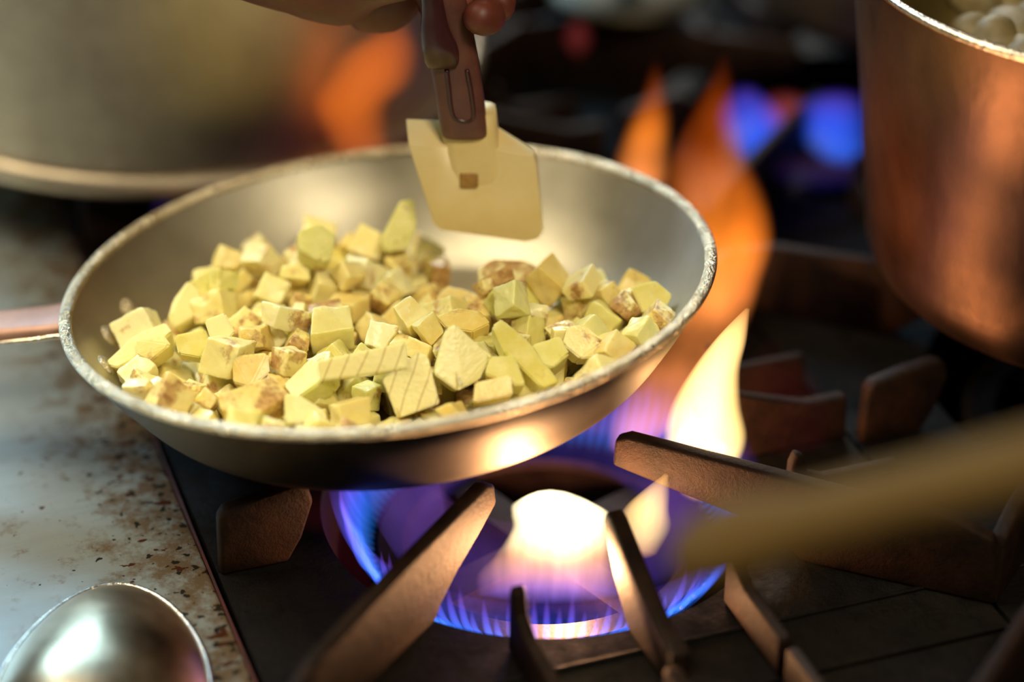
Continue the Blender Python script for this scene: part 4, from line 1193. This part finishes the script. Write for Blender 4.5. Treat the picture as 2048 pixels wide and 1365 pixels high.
po, pi_ = pot_profile(.123, .1395, .172, .03)
cop = pot('stockpot', (.2985, -.020, .0475), po, pi_, .1388, .172, .0022, M['pot_copper'], M['pot_copper'], M['pot_rim'],
          'tall heat-stained metal pot at the right edge, orange flame reflections on its side')
brm = bmesh.new()
lathe([(0, 0), (.05, .0), (.129, 0), (.129, -.012), (0, -.012)], 96, bm=brm)
br = from_bm('broth', brm, M['broth'])
br.location = (.2985, -.020, .0475 + .128)
tag(br, 'dark cooking liquid inside the tall pot at the right', 'soup', kind='stuff')


def mushroom(seed):
    bm = bmesh.new()
    bmesh.ops.create_icosphere(bm, subdivisions=3, radius=.013)
    r = random.Random(seed)
    ds = [Vector((r.gauss(0, 1), r.gauss(0, 1), r.gauss(0, 1))).normalized() for _ in range(7)]
    for v in bm.verts:
        n = v.co.normalized()
        k = 1 + sum(.22 * max(0, n.dot(d) - .55) / .45 for d in ds) - .12
        v.co = n * .013 * k
        v.co.z *= .75
    me = bpy.data.meshes.new('mushroom_piece')
    bm.to_mesh(me)
    bm.free()
    for p in me.polygons:
        p.use_smooth = True
    me.materials.append(M['mushroom'])
    return me


mu = [mushroom(s) for s in range(3)]
mpos = [(1950, 62), (1990, 84), (2032, 66), (2015, 12), (1960, 12), (2060, 110), (2090, 45)]
mlab = ['leftmost beside the rim', 'between the leftmost and the big one', 'the big one at the right edge', 'behind the big one', 'at the very top left', 'lowest by the rim corner']
for i, (x, y) in enumerate(mpos):
    o = bpy.data.objects.new('mushroom_piece', mu[i % 3])
    COL.objects.link(o)
    o.location = atz(x, y, .0475 + .131)
    o.rotation_euler = (0, 0, i * 1.1)
    s = 1 if i not in (2, 6) else 1.35
    o.scale = (s, s, s)
    if i < 6:
        tag(o, 'pale lump of food in the tall pot, ' + mlab[i], 'food', 'pale lumps of food in the tall pot')
    else:
        tag(o, 'pale lump of food in the tall pot beyond the right edge of the photo', 'food', 'pale lumps of food in the tall pot')

po, pi_ = pot_profile(.172, .172, .14, .016)
gp = pot('stockpot', (-.195, .245, .047), po, pi_, .172, .14, .005, M['pot_grey'], M['pot_grey'], M['pot_rim'],
         'big blurred grey aluminium stockpot at the back left')
bm = lathe([(.166, -.001), (.1745, -.001), (.177, .002), (.1765, .008), (.1735, .011), (.166, .011)], 160, closed=True)
from_bm('base_band', bm, M['pot_grey'], gp, smooth=True)
po, pi_ = pot_profile(.118, .125, .11, .02)
dp = pot('saucepan', (.262, .345, .047), po, pi_, .125, .11, .003, M['dark_pan'], M['dark_pan'], M['dark_pan'],
         'dark blurred pan over the far blue flames, left of the tall pot')
# small pale lid resting at the back
ld = empty('pot_lid', atz(1255, -8, .05))
tag(ld, 'pale grey blurred pot lid on the far grate at the top of the photo', 'lid')
from_bm('lid_disc', lathe([(0, .0), (.046, .0), (.05, .003), (.05, .005), (.045, .008), (.02, .0135), (0, .015)], 64), M['pan_outside'], ld, smooth=True)
from_bm('lid_knob', lathe([(0, .030), (.009, .028), (.010, .023), (.004, .018), (.004, .013), (0, .013)], 32), M['dark_pan'], ld, smooth=True)

# ------------------------------------------------------------------ serving spoon, bowl upside down on the worktop
so = atz(200, 1350, .012)
so.z = 0
spn = empty('serving_spoon', so, math.radians(4))
tag(spn, 'large steel serving spoon lying bowl side up on the worktop at the bottom left', 'spoon')
bm = bmesh.new()
nr, na = 22, 72
rings = []


def egg(a):
    """Outline of the bowl: narrower towards its tip (+y)."""
    c, s = math.cos(a), math.sin(a)
    ly = .0755 if s > 0 else .060
    return Vector((.0448 * c * (1 - .10 * max(s, 0) ** 2), ly * math.copysign(abs(s) ** 1.12, s), 0))


for top in (1, 0):
    for k in range(nr + 1):
        t = k / nr
        ring = []
        for i in range(na):
            p = egg(2 * math.pi * i / na) * (t if top else (1 - t) * .985)
            tt = t if top else 1 - t
            z = .0225 * (1 - tt ** 2.3) ** .9
            z = z + .0016 if top else max(z - .0002, .0)
            if top and k == nr:
                z = .0012
            ring.append((p.x, p.y, z))
        rings.append(ring)
R_ = []
for k, ring in enumerate(rings):
    if k == 0 or k == len(rings) - 1:
        R_.append([bm.verts.new(ring[0])])
    else:
        R_.append([bm.verts.new(p) for p in ring])
for a, b in zip(R_, R_[1:]):
    for i in range(na):
        j = (i + 1) % na
        if len(a) == 1:
            bm.faces.new((a[0], b[i], b[j]))
        elif len(b) == 1:
            bm.faces.new((a[i], b[0], a[j]))
        else:
            bm.faces.new((a[i], b[i], b[j], a[j]))
from_bm('bowl', bm, M['steel'], spn, smooth=True)
bm = tube([(p.x, p.y, .0016, .0012) for p in [egg(math.radians(x)) for x in range(-88, 269, 6)]], 8)
from_bm('bowl_edge', bm, M['pot_rim'], spn, smooth=True)
from_bm('handle', tube([(0, -.056, .006, .007), (0, -.075, .013, .006), (0, -.1, .016, .0055), (0, -.16, .012, .0065), (0, -.26, .004, .009)], 14, flat=.35), M['steel'], spn, smooth=True)

# ------------------------------------------------------------------ blurred wooden spoon in the foreground
wa = CAM + ray(1420, 1092) * .74
wb_ = CAM + ray(2120, 912) * .68
ws = empty('wooden_spoon', wa)
tag(ws, 'blurred tan wooden spoon crossing the lower right corner in front of the grates', 'spoon')
d_ = wb_ - wa
bm = tube([(*(d_ * t), r) for t, r in [(-.11, .003), (-.08, .012), (.03, .018), (.15, .017), (.3, .0145), (.6, .014), (1, .0145), (1.6, .0145)]], 18, flat=.6)
from_bm('handle', bm, M['wood'], ws, smooth=True)

# ------------------------------------------------------------------ flames
BLUE = (.05, .16, 1.0)
flame_def = dict(
    jets=flame_mat('blue gas flame', [(0, (.02, .25, 1)), (.25, (.06, .16, 1)), (.6, (.14, .09, .8)), (1, (.2, .05, .35))], 130),
    lilac=flame_mat('lilac gas flame', [(0, (.05, .08, .8)), (.4, (.25, .1, .7)), (1, (.3, .1, .3))], 4.5, .5, 90),
    white=flame_mat('white hot flame', [(0, (.10, .08, .55)), (.18, (.5, .2, .32)), (.42, (.9, .42, .14)), (.62, (2.4, 1.8, .9)), (1, (4.5, 3.8, 2.2))], 100, .55, 150),
    yellow=flame_mat('yellow flame tongue', [(0, (1.0, .45, .12)), (.25, (2.2, 1.5, .5)), (.55, (2.4, 1.5, .5)), (.8, (2.2, 1.3, .45)), (1, (2.0, 1.0, .3))], 74, .35, 60),
    orange=flame_mat('orange flame tongue', [(0, (.55, .2, .4)), (.25, (1.2, .35, .08)), (.55, (1.0, .24, .02)), (.75, (.4, .06, .004)), (1, (.04, .003, .0))], 72, .4, 45),
    dim=flame_mat('dim orange flame', [(0, (.5, .08, .02)), (.4, (.8, .16, .012)), (.8, (.75, .13, .006)), (1, (.15, .02, 0))], 24),
    bluehaze=flame_mat('blue gas haze', [(0, (.02, .2, 1)), (.4, (.03, .10, .8)), (1, (.1, .03, .3))], 26, .6, 160),
    red=flame_mat('faint red flame', [(0, (.30, .02, .06)), (.6, (.30, .03, .03)), (1, (.1, .01, .01))], 2.5),
    farblue=flame_mat('far blue flame', [(0, (.03, .15, .95)), (.6, (.04, .10, .9)), (1, (.10, .04, .5))], 38),
    farred=flame_mat('far red flame', [(0, (.5, .05, .05)), (1, (.7, .10, .10))], 16),
)


def flame(pts, mat, label, name='flame', group=None):
    """pts: (px, py, world y, half width in metres, half depth)."""
    P = []
    for px, py, y, a, b in pts:
        p = aty(px, py, y)
        P.append((p.x, p.y, p.z, a, b))
    o0 = Vector(P[0][:3])
    o = from_bm(name, sweep([(x - o0.x, y - o0.y, z - o0.z, a, b) for x, y, z, a, b in P], 20), flame_def[mat], smooth=True)
    o.location = o0
    tag(o, label, 'flame', group)
    return o


def jet_ring(c, r, n, h, label, mat='jets', skip=None, wd=.0016):
    bm = bmesh.new()
    r_ = random.Random(3)
    for k in range(n):
        a = 2 * math.pi * k / n
        if skip and skip(math.degrees(a)):
            continue
        d = Vector((math.cos(a), math.sin(a), 0))
        hh = h * r_.uniform(.75, 1.15)
        base = d * r + Vector((0, 0, -.022))
        pts = [(base, .0006), (base + d * .004 + Vector((0, 0, .004)), wd), (base + d * .010 + Vector((0, 0, hh * .4)), wd * 1.15), (base + d * .014 + Vector((0, 0, hh * .75)), wd * .8), (base + d * .015 + Vector((0, 0, hh)), .0002)]
        tube([(p.x, p.y, p.z, w) for p, w in pts], 8, bm)
    o = from_bm('burner_flames', bm, flame_def[mat], smooth=True)
    o.location = c
    tag(o, label, 'flame', kind='stuff')
    return o


jet_ring(BU, .080, 108, .034, 'ring of small blue gas flames on the front burner under the frying pan')
hz = lathe([(.060, -.020), (.074, -.012), (.082, .006), (.080, .026), (.066, .034), (.050, .02), (.046, -.01)], 64, closed=True)
hb = lathe([(.0845, -.022), (.091, -.012), (.098, .004), (.1005, .016), (.094, .010), (.086, -.004)], 64, closed=True)
o = from_bm('flame_haze', hb, flame_def['bluehaze'], smooth=True)
o.location = BU
tag(o, 'blue haze of burning gas hugging the outer edge of the front burner', 'flame', kind='stuff')
o = from_bm('flame_haze', hz, flame_def['lilac'], smooth=True)
o.location = BU
tag(o, 'soft lilac glow of burning gas inside the ring of blue flames', 'flame', kind='stuff')

yf = BU.y - .066
flame([(1105, 1192, yf, .030, .006), (1105, 1150, yf, .030, .008), (1112, 1110, yf, .024, .010), (1122, 1060, yf, .0195, .011), (1122, 1030, yf, .0195, .011), (1106, 1010, yf, .016, .010), (1084, 996, yf, .007, .004)], 'white',
      'brilliant white flame in the front of the burner between two grate fingers')
y2 = BU.y + .012
flame([(1400, 990, y2, .008, .006), (1405, 930, y2, .015, .011), (1410, 875, y2, .0175, .012), (1412, 810, y2, .0145, .011), (1432, 740, y2, .010, .009), (1462, 680, y2, .0065, .007), (1495, 618, y2, .001, .001)], 'yellow',
      'tall bright yellow-white flame tongue right of the frying pan')
y3 = BU.y - .03
flame([(1285, 1110, y3, .006, .003), (1288, 1060, y3, .011, .0035), (1292, 1020, y3, .0095, .005), (1310, 985, y3, .006, .003), (1332, 950, y3, .001, .001)], 'yellow',
      'small yellow-white flame under the slanting grate finger right of the white one')
y4 = BU.y + .045
yo = -.045
flame([(1255, 900, y4, .008, .006), (1300, 830, y4, .017, .008), (1365, 740, y4 + .02, .020, .009), (1420, 640, yo, .018, .010), (1450, 560, yo + .01, .017, .010), (1455, 480, yo + .02, .021, .011), (1430, 400, yo + .04, .024, .011), (1418, 320, yo + .06, .019, .010), (1430, 230, yo + .08, .012, .008), (1450, 110, yo + .1, .002, .002)], 'orange',
      'broad orange flame sweeping up round the right side of the frying pan')
y5 = .085
flame([(1270, 420, y5, .010, .006), (1280, 350, y5, .0135, .008), (1290, 290, y5 + .01, .012, .008), (1303, 230, y5 + .02, .009, .006), (1310, 180, y5 + .03, .005, .004), (1312, 120, y5 + .035, .001, .001)], 'orange',
      'narrow orange flame tongue rising behind the back rim of the frying pan')
flame([(1480, 600, .03, .006, .006), (1490, 520, .03, .010, .007), (1498, 440, .03, .010, .007), (1490, 350, .04, .003, .003)], 'dim',
      'dim orange flame edge beside the broad orange flame')
yb_ = .085
flame([(740, 345, yb_, .012, .010), (700, 220, yb_, .018, .012), (735, 165, yb_, .021, .014), (758, 110, yb_, .019, .012), (790, 60, yb_, .008, .006), (800, 20, yb_, .001, .001)], 'dim',
      'blurred orange flame between the big grey stockpot and the spatula')
flame([(1155, 108, .30, .002, .002), (1155, 76, .30, .0075, .006), (1155, 40, .30, .002, .002)], 'farred', 'tiny blurred red glow at the top right of the spatula')
flame([(745, 1200, BU.y - .02, .004, .004), (690, 1110, BU.y - .02, .012, .006), (640, 1040, BU.y - .02, .018, .007), (610, 985, BU.y - .02, .016, .006), (620, 930, BU.y, .004, .004)], 'red', 'faint red flame at the left of the burner')
flame([(1560, 930, y4, .016, .008), (1570, 850, y4, .022, .010), (1560, 760, y4, .017, .008), (1540, 680, y4, .003, .003)], 'red', 'faint red flame haze right of the yellow flame tongue')
yr = .185
flame([(1535, 345, yr, .006, .006), (1520, 290, yr, .016, .010), (1505, 230, yr, .017, .010), (1490, 180, yr, .006, .005)], 'farblue', 'blurred blue flame on the far burner, left one', group=None)
flame([(1690, 320, yr, .012, .008), (1665, 270, yr, .019, .010), (1660, 220, yr, .019, .010), (1680, 190, yr, .010, .005)], 'farblue', 'blurred blue flame on the far burner beside the tall pot')
flame([(1585, 275, .24, .006, .006), (1580, 235, .24, .016, .010), (1570, 195, .24, .010, .006)], 'farred', 'blurred red flame between the two far blue flames')
flame([(1640, 372, .15, .018, .006), (1650, 340, .15, .030, .008), (1660, 312, .15, .024, .006)], 'lilac', 'low violet flame streak below the far blue flames')
flame([(318, 432, .12, .004, .004), (318, 410, .12, .008, .006), (318, 386, .12, .004, .004)], 'lilac', 'tiny violet flame spot under the big grey stockpot, left of the pan')


def glow(p, power, color, r=.012):
    l = bpy.data.lights.new('flame_light', 'POINT')
    l.energy = power
    l.color = color
    l.shadow_soft_size = r
    o = bpy.data.objects.new('flame_light', l)
    COL.objects.link(o)
    o.location = p


glow(BU + Vector((.01, -.045, -.006)), 1.8, (1, .48, .2), .008)
glow(aty(1415, 850, y2), .12, (1, .45, .16), .006)
glow(BU + Vector((0, .02, .01)), .05, (.5, .3, .9), .01)
